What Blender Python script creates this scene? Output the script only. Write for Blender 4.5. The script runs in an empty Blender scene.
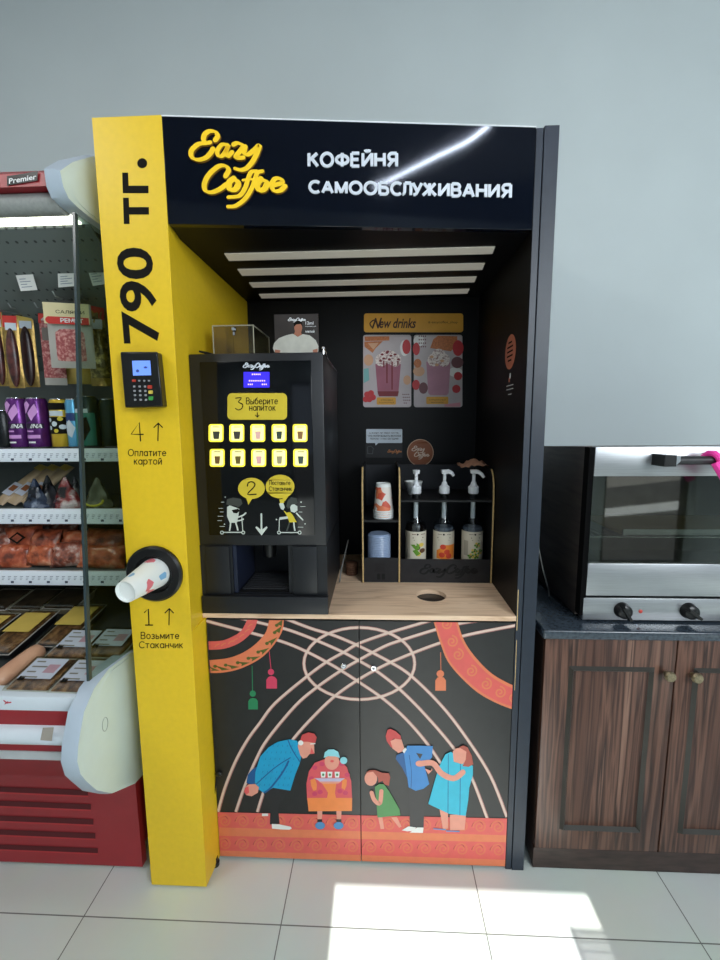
import bpy, bmesh, math, random
from mathutils import Vector, Matrix
from mathutils.geometry import tessellate_polygon
random.seed(7)
SC = bpy.context.scene
COL = SC.collection
PI = math.pi

# ------------------------------------------------------------------ camera
F_PX = 423.3
CAM = Vector((0.0078, -1.2487, 1.4778))
def _basis(yaw, pitch, roll):
    y, p, r = (math.radians(v) for v in (yaw, pitch, roll))
    f = Vector((-math.sin(y)*math.cos(p), math.cos(y)*math.cos(p), math.sin(p)))
    rt = Vector((math.cos(y), math.sin(y), 0)); up = rt.cross(f)
    return rt*math.cos(r)+up*math.sin(r), -rt*math.sin(r)+up*math.cos(r), f
RT, UP, FW = _basis(2.5381, -7.5611, -0.4932)
cam_d = bpy.data.cameras.new('camera')
cam = bpy.data.objects.new('camera', cam_d); COL.objects.link(cam)
m = Matrix((RT, UP, -FW)).transposed().to_4x4(); m.translation = CAM
cam.matrix_world = m
cam_d.sensor_fit = 'VERTICAL'; cam_d.sensor_height = 24.0
cam_d.lens = 24.0*F_PX/960.0
cam_d.clip_start = 0.02; cam_d.clip_end = 60
SC.camera = cam

# measuring helper: where the sight line of a photo point meets a real plane of the place
def ray(px, py): return FW + RT*((px-360)/F_PX) - UP*((py-480)/F_PX)
def hit(px, py, p0, n):
    d = ray(px, py); return CAM + d*((Vector(p0)-CAM).dot(n)/d.dot(n))
AX = {'x': Vector((1,0,0)), 'y': Vector((0,1,0)), 'z': Vector((0,0,1))}
def at(px, py, **k):
    (a, v), = k.items(); n = AX[a]; return hit(px, py, n*v, n)
class Cyl:
    """label surface wrapped on a bottle: pixels of the photo spread over the label's face"""
    def __init__(s, cx, cy, r, px0, px1, z0, z1, py0, py1): s.a = (cx,cy,r,px0,px1,z0,z1,py0,py1)
    @property
    def n(s): return Vector((0,-1,0))
    def p(s, px, py, lift=0.0):
        cx,cy,r,px0,px1,z0,z1,py0,py1 = s.a
        t = max(-1,min(1,(px-(px0+px1)/2)/((px1-px0)/2)))*.97; an = math.asin(t); rr = r+lift
        return Vector((cx+rr*math.sin(an), cy-rr*math.cos(an), z1+(z0-z1)*(py-py0)/(py1-py0)))
class Plane:
    """a real flat surface; p(px,py,lift) gives the point on it, lifted towards the viewer"""
    def __init__(s, p0, n): s.p0 = Vector(p0); s.n = Vector(n).normalized()
    def p(s, px, py, lift=0.0): return hit(px, py, s.p0, s.n) + s.n*lift
def PY(y): return Plane((0,y,0), (0,-1,0))

# ------------------------------------------------------------------ materials
def lin(c):
    o = []
    for v in c[:3]:
        v = v/255.0
        o.append(v/12.92 if v <= 0.04045 else ((v+0.055)/1.055)**2.4)
    return (*o, 1.0)
MATS = {}
def mat(name, rgb, rough=0.5, metal=0.0, emit=0.0, emit_rgb=None, vary=0.06, scale=18.0, bump=0.0, coat=0.0,
        alpha=1.0, trans=0.0, ior=1.45, spec=0.5, stretch=None):
    if name in MATS: return MATS[name]
    m = bpy.data.materials.new(name); m.use_nodes = True
    nt = m.node_tree; N = nt.nodes; L = nt.links
    b = N['Principled BSDF']
    b.inputs['Roughness'].default_value = rough
    b.inputs['Metallic'].default_value = metal
    b.inputs['IOR'].default_value = ior
    b.inputs['Specular IOR Level'].default_value = spec
    b.inputs['Coat Weight'].default_value = coat
    b.inputs['Coat Roughness'].default_value = 0.06
    b.inputs['Transmission Weight'].default_value = trans
    b.inputs['Alpha'].default_value = alpha
    base = lin(rgb)
    tc = N.new('ShaderNodeTexCoord'); mp = N.new('ShaderNodeMapping')
    L.new(tc.outputs['Object'], mp.inputs['Vector'])
    if stretch: mp.inputs['Scale'].default_value = stretch
    nz = N.new('ShaderNodeTexNoise'); nz.inputs['Scale'].default_value = scale; nz.inputs['Detail'].default_value = 4
    L.new(mp.outputs['Vector'], nz.inputs['Vector'])
    rp = N.new('ShaderNodeValToRGB')
    rp.color_ramp.elements[0].position = 0.3; rp.color_ramp.elements[1].position = 0.7
    rp.color_ramp.elements[0].color = tuple(max(0, v*(1-vary)) for v in base[:3])+(1,)
    rp.color_ramp.elements[1].color = tuple(min(1, v*(1+vary)) for v in base[:3])+(1,)
    L.new(nz.outputs['Fac'], rp.inputs['Fac']); L.new(rp.outputs['Color'], b.inputs['Base Color'])
    if bump:
        bp = N.new('ShaderNodeBump'); bp.inputs['Strength'].default_value = bump; bp.inputs['Distance'].default_value = 0.004
        L.new(nz.outputs['Fac'], bp.inputs['Height']); L.new(bp.outputs['Normal'], b.inputs['Normal'])
    if emit:
        b.inputs['Emission Color'].default_value = lin(emit_rgb or rgb)
        b.inputs['Emission Strength'].default_value = emit
    MATS[name] = m
    return m
def ramp_mat(name, stops, scale, stretch=(1,1,1), rough=0.5, detail=6, distortion=0.0, metal=0.0, bump=0.0, kind='noise', coat=0.0):
    if name in MATS: return MATS[name]
    m = bpy.data.materials.new(name); m.use_nodes = True
    nt = m.node_tree; N = nt.nodes; L = nt.links; b = N['Principled BSDF']
    b.inputs['Roughness'].default_value = rough; b.inputs['Metallic'].default_value = metal; b.inputs['Coat Weight'].default_value = coat
    tc = N.new('ShaderNodeTexCoord'); mp = N.new('ShaderNodeMapping'); mp.inputs['Scale'].default_value = stretch
    L.new(tc.outputs['Object'], mp.inputs['Vector'])
    if kind == 'noise':
        t = N.new('ShaderNodeTexNoise'); t.inputs['Scale'].default_value = scale; t.inputs['Detail'].default_value = detail
        t.inputs['Distortion'].default_value = distortion; out = t.outputs['Fac']
    else:
        t = N.new('ShaderNodeTexVoronoi'); t.inputs['Scale'].default_value = scale
        sp = N.new('ShaderNodeSeparateColor'); L.new(t.outputs['Color'], sp.inputs['Color']); out = sp.outputs['Red']
    L.new(mp.outputs['Vector'], t.inputs['Vector'])
    rp = N.new('ShaderNodeValToRGB'); el = rp.color_ramp.elements
    while len(el) < len(stops): el.new(0.5)
    for e, (p, c) in zip(el, stops): e.position = p; e.color = lin(c)
    if kind != 'noise': rp.color_ramp.interpolation = 'CONSTANT'
    L.new(out, rp.inputs['Fac']); L.new(rp.outputs['Color'], b.inputs['Base Color'])
    if bump:
        bp = N.new('ShaderNodeBump'); bp.inputs['Strength'].default_value = bump; bp.inputs['Distance'].default_value = 0.003
        L.new(out, bp.inputs['Height']); L.new(bp.outputs['Normal'], b.inputs['Normal'])
    MATS[name] = m
    return m
def glass(name, rgb=(255,255,255), op=0.05, rough=0.03, sheen=0.5):
    """thin pane: mostly see-through with a mirror sheen"""
    if name in MATS: return MATS[name]
    m = bpy.data.materials.new(name); m.use_nodes = True
    nt = m.node_tree; N = nt.nodes; L = nt.links
    for n in list(N): N.remove(n)
    out = N.new('ShaderNodeOutputMaterial'); mix = N.new('ShaderNodeMixShader'); tr = N.new('ShaderNodeBsdfTransparent')
    gl = N.new('ShaderNodeBsdfGlossy'); gl.inputs['Roughness'].default_value = rough
    lw = N.new('ShaderNodeLayerWeight'); lw.inputs['Blend'].default_value = 0.5
    pw = N.new('ShaderNodeMath'); pw.operation = 'POWER'; pw.inputs[1].default_value = 5.0; L.new(lw.outputs['Facing'], pw.inputs[0])
    ad = N.new('ShaderNodeMath'); ad.operation = 'MULTIPLY_ADD'; ad.inputs[1].default_value = sheen; ad.inputs[2].default_value = op; ad.use_clamp = True
    tr.inputs['Color'].default_value = lin(rgb)
    L.new(pw.outputs['Value'], ad.inputs[0]); L.new(ad.outputs['Value'], mix.inputs['Fac'])
    L.new(tr.outputs['BSDF'], mix.inputs[1]); L.new(gl.outputs['BSDF'], mix.inputs[2]); L.new(mix.outputs['Shader'], out.inputs['Surface'])
    MATS[name] = m
    return m

# ------------------------------------------------------------------ mesh builder
def smooth_path(pts, n=6, closed=False):
    pts = [Vector(p) for p in pts]
    if len(pts) < 3: return pts
    o = []; k = len(pts)
    rng = range(k if closed else k-1)
    for i in rng:
        if closed: p0, p1, p2, p3 = pts[(i-1) % k], pts[i], pts[(i+1) % k], pts[(i+2) % k]
        else: p0, p1, p2, p3 = pts[max(i-1,0)], pts[i], pts[i+1], pts[min(i+2,k-1)]
        for j in range(n):
            t = j/n
            o.append(0.5*((2*p1)+(p2-p0)*t+(2*p0-5*p1+4*p2-p3)*t*t+(3*p1-p0-3*p2+p3)*t*t*t))
    if not closed: o.append(pts[-1])
    return o
class MB:
    def __init__(s): s.bm = bmesh.new(); s.mats = []
    def mi(s, m):
        if m not in s.mats: s.mats.append(m)
        return s.mats.index(m)
    def face(s, vs, m, smooth=False):
        try: f = s.bm.faces.new(vs)
        except ValueError: return None
        f.material_index = s.mi(m); f.smooth = smooth; return f
    def poly(s, pts, m): return s.face([s.bm.verts.new(p) for p in pts], m)
    def box(s, x0, x1, y0, y1, z0, z1, m, bev=0.0, seg=2):
        v = [s.bm.verts.new((x,y,z)) for z in (z0,z1) for y in (y0,y1) for x in (x0,x1)]
        fs = [s.face([v[i] for i in q], m) for q in ((0,2,3,1),(4,5,7,6),(0,1,5,4),(2,6,7,3),(0,4,6,2),(1,3,7,5))]
        if bev:
            es = list({e for f in fs for e in f.edges})
            r = bmesh.ops.bevel(s.bm, geom=es, offset=bev, segments=seg, affect='EDGES', profile=0.5)
            for f in r['faces']: f.material_index = s.mi(m)
        return s
    def loft(s, loops, m, cap=True, smooth=False, closed=True):
        """loops of equal length joined in order"""
        L = [[s.bm.verts.new(p) for p in lp] for lp in loops]
        n = len(L[0])
        for a, b in zip(L, L[1:]):
            for i in range(n if closed else n-1):
                s.face([a[i], a[(i+1) % n], b[(i+1) % n], b[i]], m, smooth)
        if cap: s.face(list(reversed(L[0])), m); s.face(L[-1], m)
        return s
    def prism(s, pts, d, m, m_front=None):
        """flat polygon pts pushed along vector d"""
        d = Vector(d); a = [Vector(p) for p in pts]
        va = [s.bm.verts.new(p) for p in a]; vb = [s.bm.verts.new(p+d) for p in a]
        n = len(a)
        for i in range(n): s.face([va[i], va[(i+1) % n], vb[(i+1) % n], vb[i]], m)
        s.face(list(reversed(va)), m); s.face(vb, m_front or m)
        return s
    def lathe(s, prof, c, m, seg=24, axis=(0,0,1), cap=True, smooth=True, ms=None):
        c = Vector(c); q = Vector((0,0,1)).rotation_difference(Vector(axis).normalized())
        rings = []
        for r, z in prof:
            if r < 1e-6: rings.append([s.bm.verts.new(c+q@Vector((0,0,z)))])
            else: rings.append([s.bm.verts.new(c+q@Vector((r*math.cos(2*PI*i/seg), r*math.sin(2*PI*i/seg), z))) for i in range(seg)])
        for k, (a, b) in enumerate(zip(rings, rings[1:])):
            mm = ms[k] if ms else m
            for i in range(seg):
                j = (i+1) % seg
                if len(a) == 1 and len(b) == 1: continue
                if len(a) == 1: s.face([a[0], b[j], b[i]], mm, smooth)
                elif len(b) == 1: s.face([a[i], a[j], b[0]], mm, smooth)
                else: s.face([a[i], a[j], b[j], b[i]], mm, smooth)
        if cap:
            if len(rings[0]) > 1: s.face(list(reversed(rings[0])), ms[0] if ms else m)
            if len(rings[-1]) > 1: s.face(rings[-1], ms[-1] if ms else m)
        return s
    def tube(s, pts, r, m, seg=8, closed=False):
        P = [Vector(p) for p in pts]; n = len(P); rings = []
        rr = r if isinstance(r, (list,tuple)) else [r]*n
        up = None
        for i in range(n):
            t = (P[(i+1) % n]-P[i-1]) if closed else (P[min(i+1,n-1)]-P[max(i-1,0)])
            if t.length < 1e-9: t = Vector((0,0,1))
            t.normalize()
            if up is None:
                up = t.orthogonal().normalized()
            else:
                up = (up - t*up.dot(t))
                up = up.normalized() if up.length > 1e-6 else t.orthogonal().normalized()
            w = t.cross(up)
            rings.append([s.bm.verts.new(P[i]+(up*math.cos(2*PI*k/seg)+w*math.sin(2*PI*k/seg))*rr[i]) for k in range(seg)])
        pairs = list(zip(rings, rings[1:]))+([(rings[-1], rings[0])] if closed else [])
        for a, b in pairs:
            for k in range(seg): s.face([a[k], a[(k+1) % seg], b[(k+1) % seg], b[k]], m, True)
        if not closed: s.face(list(reversed(rings[0])), m); s.face(rings[-1], m)
        return s
    def ball(s, c, r, m, sc=(1,1,1), u=16, v=10):
        c = Vector(c); prof = [(math.sin(PI*i/v), -math.cos(PI*i/v)) for i in range(v+1)]
        rings = []
        for a, z in prof:
            if a < 1e-6: rings.append([s.bm.verts.new(c+Vector((0,0,z*r*sc[2])))])
            else: rings.append([s.bm.verts.new(c+Vector((a*r*sc[0]*math.cos(2*PI*i/u), a*r*sc[1]*math.sin(2*PI*i/u), z*r*sc[2]))) for i in range(u)])
        for a, b in zip(rings, rings[1:]):
            for i in range(u):
                j = (i+1) % u
                if len(a) == 1: s.face([a[0], b[j], b[i]], m, True)
                elif len(b) == 1: s.face([a[i], a[j], b[0]], m, True)
                else: s.face([a[i], a[j], b[j], b[i]], m, True)
        return s
    # --- flat decals on a plane, drawn in photo measurements
    k = 0
    def up(s, lift): s.k += 1; return lift + 2.5e-6*s.k
    def tris(s, pts, curved=False):
        T = [tuple(Vector((pts[i][0],pts[i][1])) for i in t) for t in tessellate_polygon([[Vector((x,y,0)) for x,y in pts]])]
        if curved:
            todo, T = T, []
            while todo:
                a, b, c = todo.pop(); e = max(((a-b).length,0),((b-c).length,1),((c-a).length,2))
                if e[0] < 1.6: T.append((a,b,c)); continue
                if e[1] == 0: q = (a+b)/2; todo += [(a,q,c),(q,b,c)]
                elif e[1] == 1: q = (b+c)/2; todo += [(a,b,q),(a,q,c)]
                else: q = (c+a)/2; todo += [(a,b,q),(q,b,c)]
        return T
    def dpoly(s, pl, pts, m, lift=0.0004, depth=0.0):
        lift = s.up(lift); cv = isinstance(pl, Cyl)
        cache = {}
        def vert(q, l):
            key = (round(q[0],5), round(q[1],5), l)
            if key not in cache: cache[key] = s.bm.verts.new(pl.p(q[0],q[1],l))
            return cache[key]
        for t in s.tris(pts, cv):
            s.face([vert(q, lift+depth) for q in t], m)
        if depth:
            n = len(pts)
            for i in range(n): a, b = pts[i], pts[(i+1) % n]; s.face([vert(a,lift),vert(b,lift),vert(b,lift+depth),vert(a,lift+depth)], m)
        return s
    def dellipse(s, pl, c, rx, ry, m, lift=0.0004, depth=0.0, n=28):
        return s.dpoly(pl, [(c[0]+rx*math.cos(2*PI*i/n), c[1]+ry*math.sin(2*PI*i/n)) for i in range(n)], m, lift, depth)
    def drrect(s, pl, x0, y0, x1, y1, r, m, lift=0.0004, depth=0.0, k=5, q=None):
        pts = []
        for cx, cy, a in ((x1-r,y0+r,-90),(x1-r,y1-r,0),(x0+r,y1-r,90),(x0+r,y0+r,180)):
            for i in range(k+1):
                t = math.radians(a+90*i/k); pts.append((cx+r*math.cos(t), cy+r*math.sin(t)))
        return s.dpoly(pl, pts, m, lift, depth)
    def dstroke(s, pl, pts, w, m, lift=0.0004, depth=0.0, sm=6, caps=True):
        P = smooth_path([(x,y,0) for x,y in pts], sm) if sm else [Vector((x,y,0)) for x,y in pts]
        n = len(P); L = []; R = []
        for i in range(n):
            t = P[min(i+1,n-1)]-P[max(i-1,0)]
            if t.length < 1e-9: t = Vector((1,0,0))
            t.normalize(); nn = Vector((-t.y, t.x, 0)); ww = (w(t) if callable(w) else w[0]+(w[1]-w[0])*i/(n-1) if isinstance(w, tuple) else w)/2
            L.append(P[i]+nn*ww); R.append(P[i]-nn*ww)
        l = s.up(lift)
        LT = [s.bm.verts.new(pl.p(q.x,q.y,l+depth)) for q in L]; RTv = [s.bm.verts.new(pl.p(q.x,q.y,l+depth)) for q in R]
        for i in range(n-1): s.face([LT[i],LT[i+1],RTv[i+1],RTv[i]], m)
        if depth:
            LB = [s.bm.verts.new(pl.p(q.x,q.y,l)) for q in L]; RB_ = [s.bm.verts.new(pl.p(q.x,q.y,l)) for q in R]
            for i in range(n-1): s.face([LT[i],LT[i+1],LB[i+1],LB[i]], m); s.face([RTv[i],RTv[i+1],RB_[i+1],RB_[i]], m)
            for q in (0,n-1): s.face([LT[q],RTv[q],RB_[q],LB[q]], m)
        if caps:
            e0, e1 = (w((P[1]-P[0]).normalized()), w((P[-1]-P[-2]).normalized())) if callable(w) else w if isinstance(w, tuple) else (w, w)
            for q, ww in ((P[0], e0), (P[-1], e1)):
                s.dellipse(pl, (q.x,q.y), ww/2, ww/2, m, lift, depth, n=10)
        return s
    def dpen(s, pl, txt, quad, w, m, lift=0.0005, depth=0.0, gap=.24, caps=True):
        """monoline lettering drawn with a pen of width w inside quad (baseline-left, baseline-right, cap-right, cap-left)"""
        x = 0.0; S = []
        for ch in txt:
            if ch == ' ': x += .35; continue
            gw, strokes = GLYPH[ch]; kern = {'Л': .13, 'У': .10, 'Ж': .06}
            if x > 0: x -= kern.get(ch, 0)
            S += [[(x+px, py) for px, py in st] for st in strokes]; x += gw+gap-{'У': .08, 'С': .05}.get(ch, 0)
        x -= gap; q = [Vector((*p,0)) for p in quad]
        for st in S:
            pts = []
            for px, py in st:
                a = px/x; r = (q[0]*(1-a)+q[1]*a)*(1-py)+(q[3]*(1-a)+q[2]*a)*py; pts.append((r.x,r.y))
            run = [pts[0]]
            for i in range(1, len(pts)):      # a sharp corner starts a fresh pen stroke
                run.append(pts[i])
                if i < len(pts)-1:
                    d0 = Vector(pts[i])-Vector(pts[i-1]); d1 = Vector(pts[i+1])-Vector(pts[i])
                    if d0.length < 1e-6 or d1.length < 1e-6 or d0.angle(d1) > .7:
                        s.dstroke(pl, run, w, m, lift, depth, sm=0, caps=caps); run = [pts[i]]
            s.dstroke(pl, run, w, m, lift, depth, sm=0, caps=caps)
        return s
    def drect_pen(s, pl, txt, x0, y0, x1, y1, w, m, **k): return s.dpen(pl, txt, [(x0,y1),(x1,y1),(x1,y0),(x0,y0)], w, m, **k)
    def dtext(s, pl, txt, quad, m, lift=0.0005, depth=0.0, bold=0.0, shear=0.0, space=1.0):
        """writing stretched into quad: baseline-left, baseline-right, top-right, top-left (box of the ink)"""
        V, Fc = text_mesh(txt, bold, shear, space); lift = s.up(lift)
        if not V: return s
        x0 = min(v[0] for v in V); x1 = max(v[0] for v in V); y0 = min(v[1] for v in V); y1 = max(v[1] for v in V)
        q = [Vector(p) for p in quad]
        def mp(v):
            a = (v[0]-x0)/max(x1-x0,1e-9); b = (v[1]-y0)/max(y1-y0,1e-9)
            r = (q[0]*(1-a)+q[1]*a)*(1-b)+(q[3]*(1-a)+q[2]*a)*b
            return r.x, r.y
        P = [pl.p(*mp(v), lift+depth) for v in V]
        vs = [s.bm.verts.new(p) for p in P]
        fs = [f for f in (s.face([vs[i] for i in f], m) for f in Fc) if f]
        if depth:
            edges = [e for e in {e for f in fs for e in f.edges} if len(e.link_faces) == 1]
            low = {}
            for e in edges:
                for v in e.verts:
                    if v not in low: low[v] = s.bm.verts.new(v.co-pl.n*depth)
            for e in edges:
                a, b = e.verts; s.face([a, b, low[b], low[a]], m)
        return s
    def drect_text(s, pl, txt, x0, y0, x1, y1, m, **k):
        return s.dtext(pl, txt, [(x0,y1),(x1,y1),(x1,y0),(x0,y0)], m, **k)
def _arc(cx, cy, rx, ry, a0, a1, n=14): return [(cx+rx*math.cos(math.radians(a0+(a1-a0)*i/n)), cy+ry*math.sin(math.radians(a0+(a1-a0)*i/n))) for i in range(n+1)]
_h = .68; _o = _arc(.27,.34,.27,.34,0,360,22)
GLYPH = {
 'п': (.45,[[(0,0),(0,_h),(.45,_h),(.45,0)]]), 'л': (.5,[[(0,0),(.08,.04),(.14,_h),(.5,_h),(.5,0)]]), 'а': (.54,[_o,[(.54,_h),(.54,0)]]),
 'т': (.48,[[(0,_h),(.48,_h)],[(.24,_h),(.24,0)]]), 'и': (.46,[[(0,_h),(0,0),(.46,_h),(.46,0)]]), 'й': (.46,[[(0,_h),(0,0),(.46,_h),(.46,0)],_arc(.23,.93,.13,.1,180,360,8)]),
 'е': (.54,[[(.0,.36),(.54,.36)]+_arc(.27,.34,.27,.34,4,318,20)]), 'к': (.42,[[(0,0),(0,_h)],[(.4,_h),(.02,.32)],[(.14,.42),(.42,0)]]),
 'р': (.54,[[(0,_h),(0,-.3)],_o]), 'о': (.54,[_o]), 'с': (.46,[_arc(.27,.34,.27,.34,42,318,18)]),
 'з': (.4,[_arc(.18,.51,.19,.17,140,-90,12)+_arc(.18,.17,.21,.17,90,-150,12)]), 'ь': (.42,[[(0,_h),(0,0)]+_arc(.2,.19,.22,.19,-90,90,10)+[(0,.38)]]),
 'ы': (.6,[[(0,_h),(0,0)]+_arc(.2,.19,.22,.19,-90,90,10)+[(0,.38)],[(.6,_h),(.6,0)]]), 'м': (.58,[[(0,0),(0,_h),(.29,.12),(.58,_h),(.58,0)]]),
 'н': (.46,[[(0,0),(0,_h)],[(.46,0),(.46,_h)],[(0,.34),(.46,.34)]]), 'ч': (.44,[[(0,_h),(0,.42),(.06,.32),(.16,.28),(.44,.3)],[(.44,_h),(.44,0)]]),
 'б': (.54,[_o,[(0,.34),(.03,.66),(.16,.86),(.46,1.0)]]), 'в': (.42,[[(0,0),(0,_h)]+_arc(.2,.52,.17,.16,90,-90,8)+[(0,.36)],[(0,.36)]+_arc(.22,.18,.2,.18,90,-90,8)+[(0,0)]]),
 'О': (.84,[_arc(.42,.5,.42,.5,0,360,28)]), 'С': (.74,[_arc(.42,.5,.42,.5,48,312,24)]), 'П': (.64,[[(0,0),(0,1),(.64,1),(.64,0)]]),
 'В': (.6,[[(0,.52),(.34,.52)]+_arc(.34,.76,.22,.24,-90,90,10)+[(0,1),(0,0),(.36,0)]+_arc(.36,.26,.24,.26,-90,90,10)]),
 'К': (.64,[[(0,0),(0,1)],[(.60,1),(.03,.46)],[(.2,.6),(.64,0)]]), 'Ф': (.86,[[(.43,-.02),(.43,1.02)],_arc(.43,.5,.43,.32,0,360,28)]),
 'Е': (.56,[[(.56,1),(0,1),(0,0),(.56,0)],[(0,.52),(.5,.52)]]), 'Й': (.66,[[(0,1),(0,0)],[(0,.03),(.66,.97)],[(.66,1),(.66,0)],_arc(.33,1.28,.16,.12,180,360,8)]),
 'И': (.66,[[(0,1),(0,0)],[(0,.03),(.66,.97)],[(.66,1),(.66,0)]]), 'Н': (.64,[[(0,0),(0,1)],[(.64,0),(.64,1)],[(0,.51),(.64,.51)]]),
 'Я': (.64,[[(.64,0),(.64,1),(.3,1)]+_arc(.3,.74,.24,.26,90,270,10)+[(.64,.48)],[(.36,.46),(.02,0)]]), 'А': (.74,[[(0,0),(.37,1),(.74,0)],[(.14,.32),(.6,.32)]]),
 'М': (.76,[[(0,0),(0,1)],[(0,.97),(.38,.05),(.76,.97)],[(.76,1),(.76,0)]]), 'Б': (.6,[[(.54,1),(0,1),(0,0),(.36,0)]+_arc(.36,.29,.24,.29,-90,90,10)+[(0,.58)]]),
 'Л': (.62,[[(0,.04),(.08,.05),(.15,.22),(.17,1),(.62,1),(.62,0)]]), 'У': (.6,[[(-.02,1),(.31,.28)],[(.62,1),(.31,.28),(.20,.05),(.02,.03)]]),
 'Ж': (.96,[[(.48,0),(.48,1)],[(.06,1),(.46,.5),(0,0)],[(.90,1),(.50,.5),(.96,0)]]),
}
_TX = {}
def text_mesh(txt, bold=0.0, shear=0.0, space=1.0):
    k = (txt, bold, shear, space)
    if k in _TX: return _TX[k]
    c = bpy.data.curves.new('writing', 'FONT'); c.body = txt; c.offset = bold; c.shear = shear; c.resolution_u = 4; c.space_character = space
    o = bpy.data.objects.new('writing', c); COL.objects.link(o)
    dg = bpy.context.evaluated_depsgraph_get()
    me = bpy.data.meshes.new_from_object(o.evaluated_get(dg))
    V = [tuple(v.co) for v in me.vertices]; Fc = [tuple(p.vertices) for p in me.polygons]
    bpy.data.objects.remove(o); bpy.data.curves.remove(c); bpy.data.meshes.remove(me)
    _TX[k] = (V, Fc); return _TX[k]

# ------------------------------------------------------------------ objects
WLOC = {}
def obj(name, mb, parent=None, bevel=0.0, angle=40, keep_origin=False, normals=True):
    bm = mb.bm
    if normals: bmesh.ops.recalc_face_normals(bm, faces=bm.faces)
    vs = [v.co for v in bm.verts]
    lo = Vector([min(v[i] for v in vs) for i in range(3)]); hi = Vector([max(v[i] for v in vs) for i in range(3)])
    c = Vector(((lo.x+hi.x)/2, (lo.y+hi.y)/2, lo.z)) if parent is None else (lo+hi)/2
    for v in bm.verts: v.co -= c
    me = bpy.data.meshes.new(name)
    for mt in mb.mats: me.materials.append(mt)
    bm.to_mesh(me); bm.free()
    me.set_sharp_from_angle(angle=math.radians(angle))
    o = bpy.data.objects.new(name, me); COL.objects.link(o)
    WLOC[o] = c
    if parent is not None: o.parent = parent; o.location = c - WLOC[parent]
    else: o.location = c
    if bevel:
        b = o.modifiers.new('bevel', 'BEVEL'); b.width = bevel; b.segments = 2; b.limit_method = 'ANGLE'
    return o
def tag(o, label=None, cat=None, group=None, kind=None):
    if label: o['label'] = label
    if cat: o['category'] = cat
    if group: o['group'] = group
    if kind: o['kind'] = kind
    return o
def thing(name, label, cat, loc, group=None):
    o = bpy.data.objects.new(name, None); COL.objects.link(o); o.location = loc; o.empty_display_size = 0.05
    WLOC[o] = Vector(loc); return tag(o, label, cat, group)
def copy_thing(o, delta, label=None, rz=0.0):
    c = o.copy(); COL.objects.link(c)
    if label: c['label'] = label
    c.location = o.location + Vector(delta); c.rotation_euler.z += rz
    def kids(src, dst):
        for ch in [x for x in bpy.data.objects if x.parent == src and x not in made]:
            d = ch.copy(); made.add(d); COL.objects.link(d); d.parent = dst; kids(ch, d)
    made = {c}; kids(o, c)
    return c
# ------------------------------------------------------------------ palette
M_yellow = mat('yellow laminate', (232,194,36), rough=0.38, vary=0.03, scale=60)
M_navy = mat('navy black gloss panel', (8,13,24), rough=0.06, vary=0.1, coat=0.0, spec=0.45)
M_black = mat('black laminate', (12,13,15), rough=0.42, vary=0.12, scale=40)
M_bay = mat('black bay lining', (5,6,9), rough=0.5, spec=0.3, vary=0.12, scale=25)
M_side = mat('front-lit navy laminate', (36,44,56), rough=0.4, vary=0.08, scale=30)  # reflected light on the panel's front face is mixed into this colour
M_ink = mat('black print', (20,18,14), rough=0.85, spec=0.2)
M_white = mat('white print', (225,228,230), rough=0.45)
M_silverletter = mat('silver white lettering', (205,212,222), rough=0.4, emit=0.02)
M_logo = mat('yellow sign letter', (238,196,24), rough=0.5, emit=0.10)
M_logo_side = mat('olive letter edge', (132,92,14), rough=0.6)
M_chrome = mat('chrome', (200,200,205), rough=0.18, metal=1.0, vary=0.02)
M_plasticblack = mat('black plastic', (16,16,17), rough=0.3)
M_plasticgrey = mat('dark grey plastic', (45,46,48), rough=0.4)
M_whiteplastic = mat('white plastic', (228,232,236), rough=0.35, vary=0.02)
M_paper = mat('white paper', (226,226,222), rough=0.7, vary=0.02)
M_slat = mat('pale strip with faint glow', (205,200,188), rough=0.5, emit=0.22, vary=0.02)  # off-white strips given a faint glow of their own
M_ply = ramp_mat('birch plywood', [(0.26,(186,148,116)),(0.5,(232,200,168)),(0.62,(238,208,178)),(0.75,(208,174,142))], 3.0, stretch=(1.2,14,14), rough=0.5, distortion=1.2)
M_plyedge = mat('pale plywood edge', (196,166,112), rough=0.6, vary=0.2, scale=90)
M_red = mat('red painted steel', (150,34,42), rough=0.38, vary=0.05)
M_offwhite = mat('off white moulded plastic', (206,220,214), rough=0.4, vary=0.02)
M_bluewhite = mat('cool white enamel', (214,224,232), rough=0.3, vary=0.02)
M_steel = ramp_mat('brushed stainless steel', [(0.3,(160,163,166)),(0.6,(172,175,178)),(0.8,(165,168,171))], 5.0, stretch=(2,60,60), rough=0.34, metal=0.85)
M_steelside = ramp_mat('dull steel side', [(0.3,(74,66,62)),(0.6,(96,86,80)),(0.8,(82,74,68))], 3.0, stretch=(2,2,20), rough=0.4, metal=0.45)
M_wall = mat('painted wall', (188,198,200), rough=0.75, vary=0.025, scale=3)
M_ceil = mat('ceiling paint', (96,100,104), rough=0.9, vary=0.02)
M_wood = ramp_mat('dark wenge laminate', [(0.28,(40,24,19)),(0.40,(92,62,50)),(0.46,(56,34,27)),(0.52,(108,76,62)),(0.57,(74,48,38)),(0.61,(46,29,23)),(0.66,(112,80,66)),(0.72,(132,100,84)),(0.76,(62,40,32))], 4.0, stretch=(6,6,0.22), rough=0.36, detail=4, distortion=0.25)
M_wooddark = ramp_mat('dark wenge kickboard', [(0.3,(38,26,22)),(0.6,(62,46,40)),(0.8,(44,32,28))], 6.0, stretch=(2,2,12), rough=0.5)
M_mould = mat('grey brown moulding', (62,60,56), rough=0.35, vary=0.1)
M_counter = ramp_mat('dark blue stone', [(0.3,(38,46,56)),(0.6,(60,70,80)),(0.8,(46,54,64))], 90.0, rough=0.22, coat=0.5)

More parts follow.
